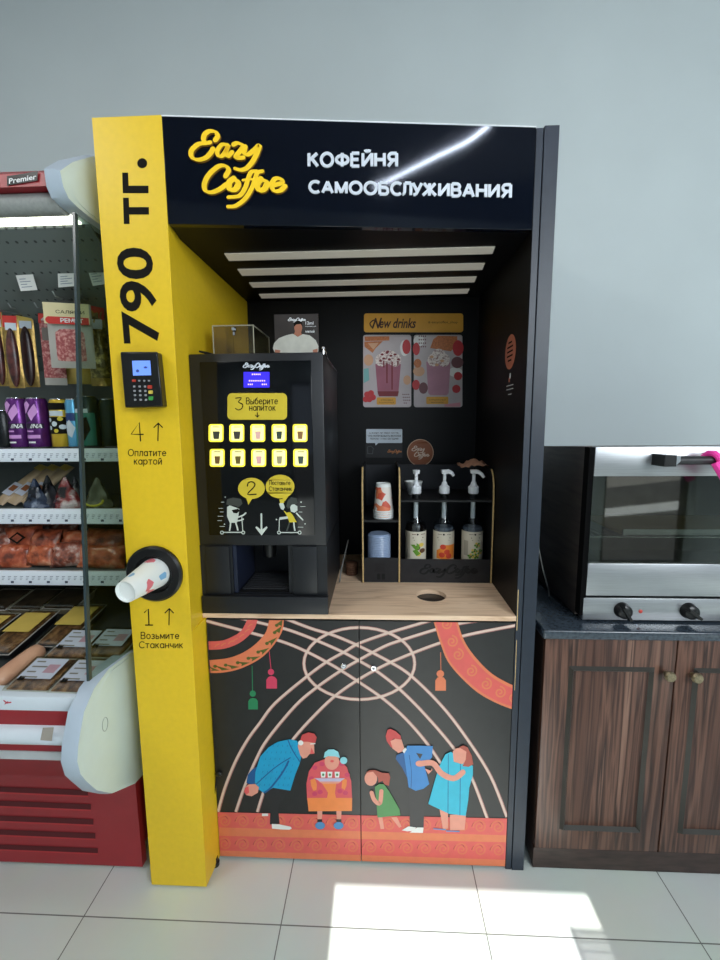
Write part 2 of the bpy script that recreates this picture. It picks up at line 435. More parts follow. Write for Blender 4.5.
# floor: 60 cm tiles, joints running with the wall
m = bpy.data.materials.new('pale floor tiles'); m.use_nodes = True; MATS['floor'] = m
nt = m.node_tree; N = nt.nodes; L = nt.links; b = N['Principled BSDF']
geo = N.new('ShaderNodeNewGeometry'); mp = N.new('ShaderNodeMapping'); mp.inputs['Location'].default_value = (-0.3185+0.605*8, 0.185+0.605*8, 0)
L.new(geo.outputs['Position'], mp.inputs['Vector'])
br = N.new('ShaderNodeTexBrick'); br.offset = 0.0; br.squash = 1.0
for k, v in (('Scale',1.0),('Brick Width',0.605),('Row Height',0.605),('Mortar Size',0.0018),('Mortar Smooth',0.1)): br.inputs[k].default_value = v
br.inputs['Color1'].default_value = lin((214,222,216)); br.inputs['Color2'].default_value = lin((210,218,213)); br.inputs['Mortar'].default_value = lin((112,116,112))
L.new(mp.outputs['Vector'], br.inputs['Vector'])
nz = N.new('ShaderNodeTexNoise'); nz.inputs['Scale'].default_value = 4.0; nz.inputs['Detail'].default_value = 8
L.new(geo.outputs['Position'], nz.inputs['Vector'])
mx = N.new('ShaderNodeMix'); mx.data_type = 'RGBA'; mx.blend_type = 'MULTIPLY'; mx.inputs['Factor'].default_value = 0.18
L.new(br.outputs['Color'], mx.inputs['A']); L.new(nz.outputs['Color'], mx.inputs['B']); L.new(mx.outputs['Result'], b.inputs['Base Color'])
b.inputs['Roughness'].default_value = 0.3
M_floor = m

# ------------------------------------------------------------------ room
XL, XR, YF, YB, ZC = -3.2, 3.2, -3.0, 0.68, 3.4
def struct(name, mb): return tag(obj(name, mb), kind='structure')
mb = MB(); mb.box(XL-.1, XR+.1, YF-.12, YB+.1, -0.1, 0, M_floor); struct('floor', mb)
mb = MB(); mb.box(XL-.1, XR+.1, YF-.12, YB+.1, ZC, ZC+.1, M_ceil); struct('ceiling', mb)
mb = MB(); mb.box(XL, XR, YB, YB+.1, 0, ZC, M_wall); struct('wall_back', mb)
mb = MB(); mb.box(XL-.1, XL, YF-.12, YB+.1, 0, ZC, M_wall); struct('wall_left', mb)
mb = MB(); mb.box(XR, XR+.1, YF-.12, YB+.1, 0, ZC, M_wall); struct('wall_right', mb)
mb = MB(); mb.box(-9, 12, -16, YF-.12, -0.12, -0.02, mat('asphalt', (70,72,70), rough=.9, vary=.2, scale=2))
mb.poly([(1.5,-4.6,-.018),(9,-7.4,-.018),(9,-8.2,-.018),(1.5,-5.0,-.018)], mat('added white reflection stripe', (220,224,220), rough=.8)); mb.poly([(1.5,-6.4,-.018),(10,-11,-.018),(10,-13,-.018),(1.5,-7.2,-.018)], mat('added pale reflection band', (150,148,140), rough=.9)); struct('ground', mb)  # bright ground bands added, slanted so the oven glass mirrors diagonal streaks
# street-side wall behind the viewer, with the tall opening the sun comes through
OX0, OX1, OZ = -0.135, 0.66, 2.755
mb = MB()
mb.box(XL, OX0, YF-.12, YF, 0, ZC, M_wall); mb.box(OX1, 2.3, YF-.12, YF, 0, ZC, M_wall); mb.box(3.15, XR, YF-.12, YF, 0, ZC, M_wall); mb.box(2.3, 3.15, YF-.12, YF, 2.2, ZC, M_wall)  # right-hand opening added so the oven glass has brightness to mirror
mb.box(OX0, OX1, YF-.12, YF, OZ, ZC, M_wall)
struct('wall_front', mb)
mb = MB()
mb.box(OX0-.04, OX0, YF-.13, YF+.02, 0, OZ+.04, M_plasticgrey); mb.box(OX1, OX1+.04, YF-.13, YF+.02, 0, OZ+.04, M_plasticgrey)
mb.box(OX0, OX1, YF-.13, YF+.02, OZ, OZ+.04, M_plasticgrey)
for x in (2.3,3.11): mb.box(x, x+.04, YF-.10, YF-.04, 0, 2.2, M_plasticgrey)
for z in (.0,2.16): mb.box(2.3, 3.15, YF-.10, YF-.04, z, z+.04, M_plasticgrey)
# slatted grille on the sunny side of the opening
gz = OZ-0.105
for i in range(26): mb.box(OX1-.085, OX1, YF-.11, YF-.104, gz-.012-i*.021, gz-i*.021, M_plasticgrey)
mb.box(OX1-.085, OX1, YF-.11, YF-.104, 0.0, gz-.55, M_plasticgrey)
mb.box(OX1-.095, OX1-.085, YF-.11, YF-.10, 0, gz, M_plasticgrey)
struct('door_1', mb)

# ------------------------------------------------------------------ self-service coffee kiosk
HH, HB, ZS, BD = 2.2519, 1.996, 0.8905, 0.61
BX0, BX1, BXO = -0.541, 0.427, 0.486
kiosk = thing('coffee_kiosk', 'tall black self-service coffee kiosk with yellow left column and painted cupboard doors', 'kiosk', (-.12,.3,0))
PF = -0.0959
PCOL = PY(PF); PDOOR = PY(0.0); PBACK = PY(BD); PCEIL = Plane((0,0,HB), (0,0,-1)); PRIGHT = Plane((BX1,0,0), (-1,0,0))
mb = MB()
ln = 0.0132
BXB = -.549
def col_loop(z, k, xi): return [(-.7284+ln*k,PF,z), (-.5479+ln*k,PF,z), (xi,0.0,z), (xi,BD+.03,z), (-.7284+ln*k,BD+.03,z)]
mb.loft([col_loop(0.008,0,BX0), col_loop(.872,.385,BX0), col_loop(.873,.386,BXB), col_loop(HH,1,BXB)], M_yellow)
column = obj('side_column', mb, kiosk, bevel=0.0025)
# price running up the column, and the two step instructions
mb = MB()
mb.dtext(PCOL, '790', [(158.5+1.8,343.5),(152.2,247.7),(115.7,247.7),(123.7,343.5)], M_ink, bold=0.02)
obj('price_figure', mb, column); mb = MB()
mb.dtext(PCOL, 'тг', [(149.3,224),(148.3,172.7),(122.3,172.7),(124,224)], M_ink, bold=0.028, space=1.12)
mb.dellipse(PCOL, (142.3,163.3), 5, 5, M_ink)
obj('price_unit', mb, column)
def arrow(mb, x, y0, y1, w=1.1, h=4.2, pl=PCOL, m=M_ink, lift=.0005):
    s = 1 if y1 > y0 else -1
    mb.dstroke(pl, [(x,y0),(x+.4,y1)], w, m, lift, sm=0)
    for d in (-h, h): mb.dstroke(pl, [(x+d+.3,y1-s*h),(x+.4,y1)], w, m, lift, sm=0)
def step(num, ax, ay, l1, l2):
    b = MB()
    for s in num: b.dstroke(PCOL, s, 1.25, M_ink, sm=0)
    obj('step_number', b, column)
    b = MB(); arrow(b, ax, *ay); obj('arrow_mark', b, column)
    for t, x0, y0, x1, y1 in (l1, l2): b = MB(); b.drect_pen(PCOL, t, x0, y0, x1, y1, .85, M_ink); obj('step_wording', b, column)
step([[(140.6,440.8),(139.4,422.5),(131.2,434.2),(143.2,434.4)]], 158, (440.5,423.2), ('Оплатите',128.4,449.4,166,455.8), ('картой',134.4,457.8,161.6,464.2))
step([[(144.6,612.4),(148.4,609),(149,624.8)],[(145.6,625),(152.6,625)]], 169, (624.8,608.6), ('Возьмите',141.2,632.2,179,638.6), ('Стаканчик',139.4,641.6,182.6,647.8))
# cup dispenser collar
cc = PCOL.p(155.2, 573.2); R0 = (PCOL.p(183,573)-PCOL.p(127.4,573)).length/2
mb = MB()
mb.lathe([(R0*.60,-.02),(R0*.62,.006),(R0*.68,.014),(R0*.93,.014),(R0,.008),(R0,-.001)], cc, M_plasticblack, seg=48, axis=(0,-1,0), cap=False)
mb.lathe([(R0*.62,.004),(0.001,.004)], cc, M_plasticblack, seg=32, axis=(0,-1,0), cap=False)
obj('cup_collar', mb, column)
ft = at(215, 877, z=0.0)
mb = MB(); mb.lathe([(.012,0),(.013,.012),(.008,.016),(.008,.03)], (ft.x-.012, -.02, 0), M_plasticblack, seg=16); obj('foot', mb, kiosk)

# header sign: runs back from the column's front to the right-hand panel
HA, HBp = Vector((-.5355,-.0955,0)), Vector((.4262,-.0005,0))
ht = (HBp-HA).normalized(); hn = Vector((ht.y,-ht.x,0)); PH = Plane(HA, hn)
mb = MB()
def hpoly(o0, o1, z0, z1, m, mbx):
    q = [HA+hn*o1, HBp+hn*o1, HBp+hn*o0, HA+hn*o0]
    mbx.loft([[Vector((p.x,p.y,z)) for p in q] for z in (z0,z1)], m)
hpoly(-.02, 0, HB, HH-.003, M_navy, mb)
header = obj('header_sign', mb, kiosk, bevel=0.0015)
mb = MB(); hpoly(-.02, .0006, HH-.003, HH, M_whiteplastic, mb); obj('edge_strip', mb, header)
mb = MB(); mb.drect_pen(PH, 'КОФЕЙНЯ', 309, 153.8, 396.5, 166.6, 3.0, M_silverletter, depth=.003, lift=0, gap=.27, caps=False); obj('sign_wording', mb, header)
mb = MB(); mb.dpen(PH, 'САМООБСЛУЖИВАНИЯ', [(309.8,192.6),(510,198.0),(510.4,185.2),(309.8,181.8)], 2.9, M_silverletter, depth=.003, lift=0, gap=.27, caps=False); obj('sign_wording', mb, header)
# brush-script shop sign, as strokes (own hand-drawn units)
SCRIPT = [
 [(222,120),(236,96),(222,70),(186,64),(154,84),(146,118),(166,138),(188,136)],
 [(164,142),(112,148),(68,190),(72,232),(112,248),(158,236),(190,206),(206,180)],
 [(300,152),(262,152),(235,190),(240,222),(266,222),(292,185),(306,150),(290,202),(302,226),(328,200)],
 [(338,150),(368,142),(398,166),(352,232),(402,234)],
 [(412,165),(408,205),(432,214),(470,186),(504,158),(472,240),(430,296),(388,314),(346,304)],
 [(288,352),(306,314),(284,288),(240,292),(182,342),(152,400),(158,446),(196,458),(246,440),(290,408)],
 [(338,370),(310,396),(314,438),(350,438),(368,398),(338,370)],
 [(486,322),(452,328),(432,370),(412,430),(376,480),(304,490)],
 [(524,322),(492,332),(476,372),(456,430),(412,500),(352,545),(302,550)],
 [(512,374),(490,412),(504,444),(538,434),(550,394),(512,374)],
 [(596,414),(648,396),(640,372),(604,372),(582,412),(600,448),(638,446),(668,420)],
 [(398,380),(440,374),(486,374)]]
def script(mb, pl, tf, w, m, lift=.0005, depth=0.0):
    for i, s in enumerate(SCRIPT):
        ww = w*(1.2 if i in (6,9) else .6 if i == 11 else .88 if i in (7,8,2) else 1.0)
        nib = lambda t, k=ww: k*(.62+.55*abs(t.x*-.42+t.y*.91))      # broad nib: heavy downstrokes, light joins
        mb.dstroke(pl, [tf(u,v,i >= 5) for u, v in s], nib, m, lift, depth, sm=6)
mb = MB()
big = lambda u,v,c: (180+(358+(u-358)*.97)/6.26, 121.2+(309+(v-309)*.965)/6.26)
script(mb, PH, big, 5.2, M_logo_side, lift=0.0, depth=.003)
script(mb, PH, big, 4.5, M_logo, lift=.0062)
obj('script_lettering', mb, header)
# canopy soffit with four slanted light strips
mb = MB()
sof = [(HA.x,HA.y+.019),(BX1,.018),(BX1,BD),(BXB+.0005,BD),(BXB+.0005,.0)]
mb.loft([[(x,y,z) for x,y in sof] for z in (HB,HB+.02)], M_bay)
obj('soffit_panel', mb, kiosk)
for q in ([(224.4,253.3),(495,246.2),(492.4,253),(229,260)], [(237.5,268.9),(484.9,262.7),(482.2,269),(242.2,275)],
          [(249.2,282.5),(476.6,276.2),(474.4,281.5),(252.8,286.9)], [(258.9,293.9),(469.5,288.6),(467.2,292.9),(261.7,297.7)]):
    mb = MB(); mb.dpoly(PCEIL, q, M_slat, lift=-.001, depth=.004); obj('light_slat', mb, kiosk)
# right-hand panel of two boards
mb = MB()
mb.box(BX1, BX1+.0185, .0, BD+.03, 0, HH-.004, M_side); mb.box(BX1+.0205, BXO, -.002, BD+.03, 0, HH, M_side); mb.box(BX1+.0185, BX1+.0205, .004, BD, 0, HH-.01, M_black)
PSD = PY(0.0)
for f in mb.bm.faces:
    if all(abs(v.co.x-BX1) < 1e-5 for v in f.verts): f.material_index = mb.mi(M_bay)  # inner face blackened by colour, to hold the shade inside the bay
mb.dstroke(PSD, [(518.3,590),(516.8,630)], .8, M_plyedge, lift=.0006, sm=0); mb.dstroke(PSD, [(516.6,640),(514.6,690)], .6, M_plyedge, lift=.0006, sm=0)
side_panel = obj('side_panel', mb, kiosk, bevel=.0012)
mb = MB(); mb.box(BXB+.0005, BX1, BD, BD+.03, 0.9, HB+.02, M_bay); mb.box(BX0, BX1, BD, BD+.03, 0.02, .9, M_bay); mb.box(BX0, BX1, BD+.005, BD+.03, HB+.02, HH-.05, M_bay); obj('back_panel', mb, kiosk)
mb = MB(); mb.box(BX0+.002, BX1-.002, .022, BD-.002, .014, ZS-.0165, M_black); obj('cupboard_carcass', mb, kiosk)
# plywood worktop with a round waste hole
def slab_with_hole(mb, x0, x1, y0, y1, z0, z1, cx, cy, r, m):
    angs = [2*PI*i/40 for i in range(40)]
    for X, Y in ((x0,y0),(x1,y0),(x1,y1),(x0,y1)): angs.append(math.atan2(Y-cy, X-cx) % (2*PI))
    angs = sorted(set(round(a,6) for a in angs)); I = []; O = []
    for a in angs:
        c, s = math.cos(a), math.sin(a); I.append((cx+r*c, cy+r*s)); t = []
        if c > 1e-9: t.append((x1-cx)/c)
        if c < -1e-9: t.append((x0-cx)/c)
        if s > 1e-9: t.append((y1-cy)/s)
        if s < -1e-9: t.append((y0-cy)/s)
        k = min(t); O.append((cx+c*k, cy+s*k))
    V = {}
    for nm, P in (('i',I),('o',O)):
        for z, zz in ((0,z0),(1,z1)): V[nm,z] = [mb.bm.verts.new((x,y,zz)) for x,y in P]
    n = len(angs)
    for i in range(n):
        j = (i+1) % n
        mb.face([V['i',1][i],V['o',1][i],V['o',1][j],V['i',1][j]], m); mb.face([V['i',0][i],V['i',0][j],V['o',0][j],V['o',0][i]], m)
        mb.face([V['o',0][i],V['o',0][j],V['o',1][j],V['o',1][i]], m); mb.face([V['i',0][i],V['i',1][i],V['i',1][j],V['i',0][j]], m)
hc = at(431, 595.3, z=ZS); hr = (at(446,595.3,z=ZS)-at(416,595.3,z=ZS)).length/2
mb = MB(); slab_with_hole(mb, BXB+.001, BX1-.001, -.004, BD-.001, ZS-.015, ZS, hc.x, hc.y, hr, M_ply)
worktop = obj('wooden_worktop', mb, kiosk)
mb = MB(); mb.lathe([(hr*1.02,ZS-.0165),(hr*1.02,ZS-.0155)], (hc.x,hc.y,0), M_plasticblack, seg=32); obj('waste_chute', mb, worktop)

# ---- cupboard doors with the painted scene
def A(u, v): return (195+u/3.694, 610+v/3.694)
def B(u, v): return (350+u/3.556, 610+v/3.556)
def M1(u, v): return (230+u/5.54, 720+v/5.54)
def M2(u, v): return (355+u/5.54, 720+v/5.54)
def M3(u, v): return (200+u/4.5, 610+v/4.5)
def mm(f, pts): return [f(u,v) for u, v in pts]
def paint(n, rgb): return mat('door paint '+n, rgb, rough=0.42, vary=0.04, scale=40)
C_door = mat('black painted door', (33,34,34), rough=0.42, vary=0.12, scale=30)
C_line = paint('cream line', (214,190,176)); C_lineP = paint('rose line edge', (166,112,106))
C_coral = paint('coral', (216,94,88)); C_orange = paint('soft orange', (218,122,84)); C_swirl = paint('orange swirl', (216,112,84)); C_maroon = paint('dull red', (176,62,64))
C_pink = paint('pink', (214,78,88)); C_olive = paint('olive', (84,92,34)); C_green = paint('green', (40,128,84)); C_rose = paint('rose red', (204,62,92))
C_skin = paint('skin', (222,150,130)); C_hairr = paint('red hair', (196,72,72)); C_cyan = paint('bright blue', (24,152,196)); C_blue = paint('blue', (66,132,194)); C_dblue = paint('deep blue', (24,84,140))
C_trou = paint('dark trousers', (36,36,38)); C_white = paint('white', (226,226,222)); C_cap = paint('pale blue', (140,206,216)); C_mag = paint('magenta pink', (200,66,100)); C_gorange = paint('orange', (232,134,72))
C_lilac = paint('lilac', (190,180,206)); C_slip = paint('slipper blue', (82,138,186)); C_dress = paint('turquoise', (54,180,206)); C_gdress = paint('green dress', (74,134,76)); C_hairb = paint('auburn', (168,80,66)); C_nose = paint('nose', (222,88,88)); C_coat = paint('coral coat', (212,86,92))
ml = MB()
def st(pts, w, m, lift): ml.dstroke(PDOOR, pts, w, m, lift, sm=5, caps=False)
LINES = [
 [(218.3,811.9),(224.8,788.7),(235.6,761.6),(247.6,740),(260,723),(275.5,703),(306.7,676.7),(326.7,662),(344.4,652),(359,643.4),(386.6,633.6),(410,626.5),(434,619.5)],
 [(236,811.9),(245,786),(256,760),(267.8,739),(295.6,705.6),(317.8,686.7),(342,670),(359,660),(384,646.6),(400.6,640.5),(434.4,630),(460,623.5),(484,619.8)],
 [(257.5,811.9),(266,786),(278,762),(294.4,737.8),(315.6,714.4),(335.6,695.6),(359,679.3),(383,666),(406,655.8),(437,644),(468,634.8),(515.5,625.5)],
 [(284,618),(311,628.4),(333,635),(359,646),(389.4,661.6),(412,676.5),(442.8,707),(468,740),(490.6,776),(507,817)],
 [(241,618.2),(266.7,624.4),(289,630),(315.6,640),(342,651.6),(359,660.7),(378,672),(400.6,690),(426,715.5),(454,748.5),(471,776),(487.8,819.5)],
 [(206.7,621),(244.4,631),(282,641.5),(306.7,651.6),(329,663.3),(342,671),(359,682),(383.7,699),(406,719),(427.3,743.6),(444,768)]]
oval = [(359.3+55.4*math.cos(a), 663.4+36*math.sin(a)) for a in [2*PI*i/40 for i in range(41)]]
for P in LINES: st(P, 3.4, C_lineP, .0004)
ml.dstroke(PDOOR, oval, 3.4, C_lineP, .0004, sm=0, caps=False)
for P in LINES: st([(x-.3,y-.2) for x,y in P], 2.2, C_line, .0007)
ml.dstroke(PDOOR, oval, 2.2, C_line, .0007, sm=0, caps=False)
def spiral(c, r, turns, a0, sgn, w, m, lift, q=26):
    st2 = [(c[0]+r*(1-.86*i/q)*math.cos(a0+sgn*2*PI*turns*i/q), c[1]+r*(1-.86*i/q)*math.sin(a0+sgn*2*PI*turns*i/q)) for i in range(q+1)]
    ml.dstroke(PDOOR, st2, w, m, lift, sm=0, caps=False)
# bottom frieze
def yb(x, k):   # four border lines of the frieze, following the floor line
    y0 = [811.9,829,835.5,857.0][k]; y1 = [818.2,837,842,866.5][k]; return y0+(y1-y0)*(x-218)/(507-218)
def band(k0, k1, m, lift, d0=0, d1=0): ml.dpoly(PDOOR, [(204,yb(204,k0)+d0),(516,yb(516,k0)+d0),(516,yb(516,k1)+d1),(204,yb(204,k1)+d1)], m, lift)
band(0, 3, C_orange, .0010); band(0, 1, C_coral, .0012, 0, -2); band(2, 3, C_coral, .0012, 0, -7)
for i in range(17):
    x = 225+i*18.2
    for k in (0,1):
        y = (yb(x,0)+8.6) if k == 0 else (yb(x,2)+8.0)
        spiral((x,y), 6.8, 1.9, PI*.95, 1, 1.7, C_swirl, .0015); spiral((x,y), 8.2, .55, PI*1.0, 1, .8, C_maroon, .0014)
# upper left garlands
def ring(outer, inner, m, lift): ml.dpoly(PDOOR, [(p.x,p.y) for p in smooth_path([(x,y,0) for x,y in outer],6)]+[(p.x,p.y) for p in reversed(smooth_path([(x,y,0) for x,y in inner],6))], m, lift)
o1 = mm(M3,[(262,36),(240,92),(180,146),(105,174),(20,178)]); i1 = mm(M3,[(216,36),(186,92),(140,122),(90,138),(20,140)])
ring(o1, i1, C_coral, .0010)
for t in range(9):
    a = (t+.5)/9; p = smooth_path([(x,y,0) for x,y in o1],8); q = smooth_path([(x,y,0) for x,y in i1],8); k = int(a*(len(p)-1)); c = (p[k]+q[k])/2
    st([(c.x-2.4,c.y+1.6),(c.x,c.y-.6),(c.x+2.4,c.y-1.4)], 1.1, C_orange, .0013)
o2 = mm(M3,[(378,34),(366,105),(294,200),(200,256),(110,280),(20,282)]); i2 = mm(M3,[(314,34),(292,106),(222,174),(132,214),(20,226)])
ring(o2, i2, C_orange, .0010)
o2b = mm(M3,[(372,34),(358,104),(288,194),(196,248),(108,270),(20,272)]); i2b = mm(M3,[(346,34),(328,104),(258,184),(166,232),(64,248),(20,252)])
p = smooth_path([(x,y,0) for x,y in o2b],10); q = smooth_path([(x,y,0) for x,y in i2b],10)
for t in range(10):
    k = int((t+.4)/10*(len(p)-1)); a, c = p[k], q[min(k+3,len(q)-1)]; k2 = min(k+4,len(p)-1); e = p[k2]
    ml.dpoly(PDOOR, [(a.x,a.y),(c.x,c.y),((c.x*2+a.x)/3+.8,(c.y*2+a.y)/3+2.0),(e.x,e.y)], C_olive, .0013)
    ml.dellipse(PDOOR, (c.x+1.0,c.y+.9), 1.9, 1.6, C_olive, .0013, n=12)
# upper right garland
o3 = mm(B,[(294,30),(322,120),(356,195),(440,282),(520,330),(600,360)]); i3 = mm(B,[(380,30),(402,100),(440,160),(500,222),(560,258),(600,274)])
ring(o3, i3, C_orange, .0010)
o3b = mm(B,[(300,30),(330,120),(362,190),(444,274),(522,322),(600,350)]); i3b = mm(B,[(372,30),(394,102),(432,166),(494,230),(556,268),(600,284)])
ring(o3b, i3b, C_coral, .0012)
p = smooth_path([(x,y,0) for x,y in o3b],10); q = smooth_path([(x,y,0) for x,y in i3b],10)
for t in range(7):
    k = int((t+.5)/7*(len(p)-1)); c = (p[k]+q[k])/2; spiral((c.x,c.y), 6.0, 1.6, -PI*.5, 1, 1.7, C_orange, .0015)
# tassels
def tassel(f, s0, s1, hd, r, bx, m):
    st([f(*s0), f(*s1)], .7, m, .0010); ml.dellipse(PDOOR, f(*hd), r, r, m, .0012)
    x0, y0 = f(bx[0],bx[1]); x1, y1 = f(bx[2],bx[3]); w = x1-x0
    ml.dpoly(PDOOR, [(x0,y1),(x0,y0+w*.35),(x0+w*.2,y0+w*.08),(x0+w*.5,y0),(x0+w*.8,y0+w*.08),(x1,y0+w*.35),(x1,y1)], m, .0012)
tassel(M3,(312,185),(320,265),(320,278),3.1,(299,296,347,352),C_rose); tassel(M3,(235,250),(237,365),(238,375),3.1,(218,394,261,446),C_green)
tassel(B,(322,150),(323,215),(321,226),3.7,(303,236,341,286),C_orange)
# stooping man in the blue jumper
def dp(f, pts, m, lift): ml.dpoly(PDOOR, mm(f,pts), m, lift)
def ds(f, pts, w, m, lift): ml.dstroke(PDOOR, mm(f,pts), w, m, lift, sm=5)
L1, L2, L3, L4 = .0018, .0021, .0024, .0027
dp(M1,[(100,300),(125,270),(160,250),(150,345),(118,356),(92,345)],C_dblue,L1)
dp(M1,[(180,390),(205,370),(325,385),(290,440),(266,470),(276,572),(222,575),(226,470)],C_trou,L1)
dp(M1,[(178,515),(212,515),(212,529),(178,529)],C_white,L1); dp(M1,[(232,572),(272,574),(338,588),(343,597),(330,604),(290,603),(234,598)],C_white,L2)
dp(M1,[(330,104),(372,112),(388,150),(395,205),(386,240),(362,300),(335,388),(240,372),(188,401),(150,374),(139,340),(142,285),(168,200),(215,148),(265,118)],C_cyan,L2)
ds(M1,[(322,108),(345,160),(386,225)],1.0,C_dblue,L3); ds(M1,[(335,205),(250,260),(148,350)],1.0,C_dblue,L3); ds(M1,[(325,225),(290,290),(230,368),(192,398)],1.8,C_dblue,L3)
for i in range(7):
    for j in range(7):
        u, v = 165+i*26+j*8, 360-j*36
        if v > 130+abs(i-3)*6 and u < 375-(360-v)*-.02 and u+v*.25 < 440: ds(M1,[(u,v),(u+3,v-9)],.35,C_dblue,L3)
dp(M1,[(85,368),(105,352),(140,350),(162,368),(156,398),(122,418),(92,412),(80,392)],C_skin,L3); dp(M1,[(84,372),(104,362),(108,398),(92,408),(80,392)],C_nose,L4)
dp(M1,[(385,112),(440,106),(466,122),(469,180),(442,184),(426,204),(404,210),(390,190),(376,140)],C_skin,L3)
dp(M1,[(390,108),(400,78),(436,64),(468,72),(481,92),(473,124),(430,116),(404,116)],C_hairr,L4); ml.dellipse(PDOOR,M1(393,122),2.6,2.5,C_white,.0030); dp(M1,[(452,148),(468,182),(444,184)],C_nose,L4); ds(M1,[(448,128),(472,126)],1.0,C_white,.0030)
# grandmother with the tray of cups
dp(M1,[(428,440),(424,350),(438,280),(470,234),(520,215),(600,215),(648,258),(672,335),(677,440)],C_coat,L1); dp(M1,[(428,428),(677,428),(676,500),(436,502)],C_gorange,L1+.0001)
dp(M1,[(500,330),(592,330),(582,400),(590,440),(534,440),(544,400)],C_gorange,L2)
for u,v in ((470,260),(452,320),(650,300),(640,400),(470,405),(510,240),(620,240),(500,395),(610,390)): ml.dellipse(PDOOR,M1(u,v),2.6,2.2,C_mag,L2)
dp(M1,[(446,328),(470,318),(482,350),(480,384),(462,388),(450,360)],C_gorange,L2); dp(M1,[(624,318),(648,328),(646,360),(636,384),(618,372)],C_gorange,L2)
ml.dellipse(PDOOR,M1(565,225),7.3,8.6,C_skin,L2); dp(M1,[(520,205),(526,175),(545,160),(575,158),(600,172),(610,206),(585,198),(545,196)],C_cap,L3); ml.dellipse(PDOOR,M1(630,220),3.6,3.6,C_cap,L3); ml.dellipse(PDOOR,M1(566,224),1.8,1.3,C_nose,L3)
dp(M1,[(490,335),(620,335),(600,348),(510,348)],C_skin,L2); dp(M1,[(468,318),(637,318),(612,336),(500,336)],C_lilac,L3)
for u in (503,540,580): dp(M1,[(u,282),(u+28,282),(u+25,314),(u+3,314)],C_white,L4); ml.dellipse(PDOOR,M1(u+14,298),1.2,1.4,C_gdress,.0030,n=10)
dp(M1,[(484,500),(512,500),(510,552),(486,552)],C_skin,L2); dp(M1,[(590,500),(618,500),(616,552),(592,552)],C_skin,L2); dp(M1,[(485,545),(511,545),(511,560),(485,560)],C_trou,L3); dp(M1,[(591,545),(617,545),(617,560),(591,560)],C_trou,L3)
ml.dellipse(PDOOR,M1(500,580),4.9,3.7,C_slip,L4); ml.dellipse(PDOOR,M1(602,580),4.9,3.7,C_slip,L4)
# girl in green
dp(M2,[(128,535),(152,535),(162,598),(142,600)],C_skin,L2); dp(M2,[(200,535),(232,532),(258,586),(244,592)],C_skin,L2)
dp(M2,[(110,366),(135,350),(160,352),(190,392),(246,490),(251,524),(125,536),(118,440)],C_gdress,L2)
ds(M2,[(92,398),(108,440),(138,456),(146,390)],4.2,C_skin,L3); ml.dellipse(PDOOR,M2(88,320),6.3,7.2,C_skin,L3)
dp(M2,[(60,288),(80,274),(110,272),(150,288),(188,290),(195,312),(188,360),(164,352),(152,332),(130,342),(128,315),(100,282)],C_hairb,L4)
# young man
dp(M2,[(298,372),(406,350),(382,450),(380,592),(304,592)],C_trou,L2); dp(M2,[(258,606),(296,584),(336,590),(328,608),(290,612)],C_white,L3); dp(M2,[(302,618),(344,590),(379,590),(376,620)],C_white,L4)
dp(M2,[(230,190),(268,176),(290,250),(296,330),(262,262),(226,212)],C_dblue,L2)
dp(M2,[(270,178),(290,138),(360,138),(430,140),(426,202),(384,250),(411,350),(380,376),(336,388),(297,368),(286,290)],C_blue,L3); dp(M2,[(338,178),(374,184),(360,212)],C_trou,L4)
ds(M2,[(300,190),(312,280),(310,370)],.6,C_dblue,L4); dp(M2,[(386,264),(420,276),(424,262),(428,272),(406,296)],C_skin,L4)
dp(M2,[(196,112),(230,96),(256,100),(272,150),(266,168),(240,178),(206,152)],C_skin,L4); dp(M2,[(170,84),(180,50),(196,44),(226,58),(252,82),(256,104),(216,98),(196,112),(208,152),(196,142),(176,112)],C_hairr,.0030)
dp(M2,[(262,168),(278,146),(286,158),(272,180)],C_white,.0030)
# woman in turquoise
dp(M2,[(468,490),(515,490),(514,596),(486,600)],C_skin,L2); dp(M2,[(524,520),(614,520),(606,604),(526,606)],C_skin,L2); ds(M2,[(436,598),(500,602)],1.1,C_slip,L3); ds(M2,[(506,610),(576,612)],1.1,C_slip,L3)
dp(M2,[(500,186),(530,172),(560,190),(652,250),(652,300),(632,370),(626,440),(612,526),(520,515),(405,460),(436,350),(466,250)],C_dress,L3)
for u0,v0,u1,v1 in ((516,185,514,508),(583,240,580,520)): ds(M2,[(u0,v0),(u1,v1)],.6,C_dblue,L4)
dp(M2,[(540,170),(560,152),(600,148),(622,172),(618,222),(592,240),(546,226)],C_skin,L4); dp(M2,[(575,146),(598,136),(622,146),(644,190),(654,240),(628,254),(594,250),(612,215),(616,170)],C_hairb,.0030)
ds(M2,[(356,238),(430,234),(478,290),(545,318),(596,284)],5.6,C_skin,.0031); ml.dellipse(PDOOR,M2(357,236),4.0,3.0,C_skin,.0031)

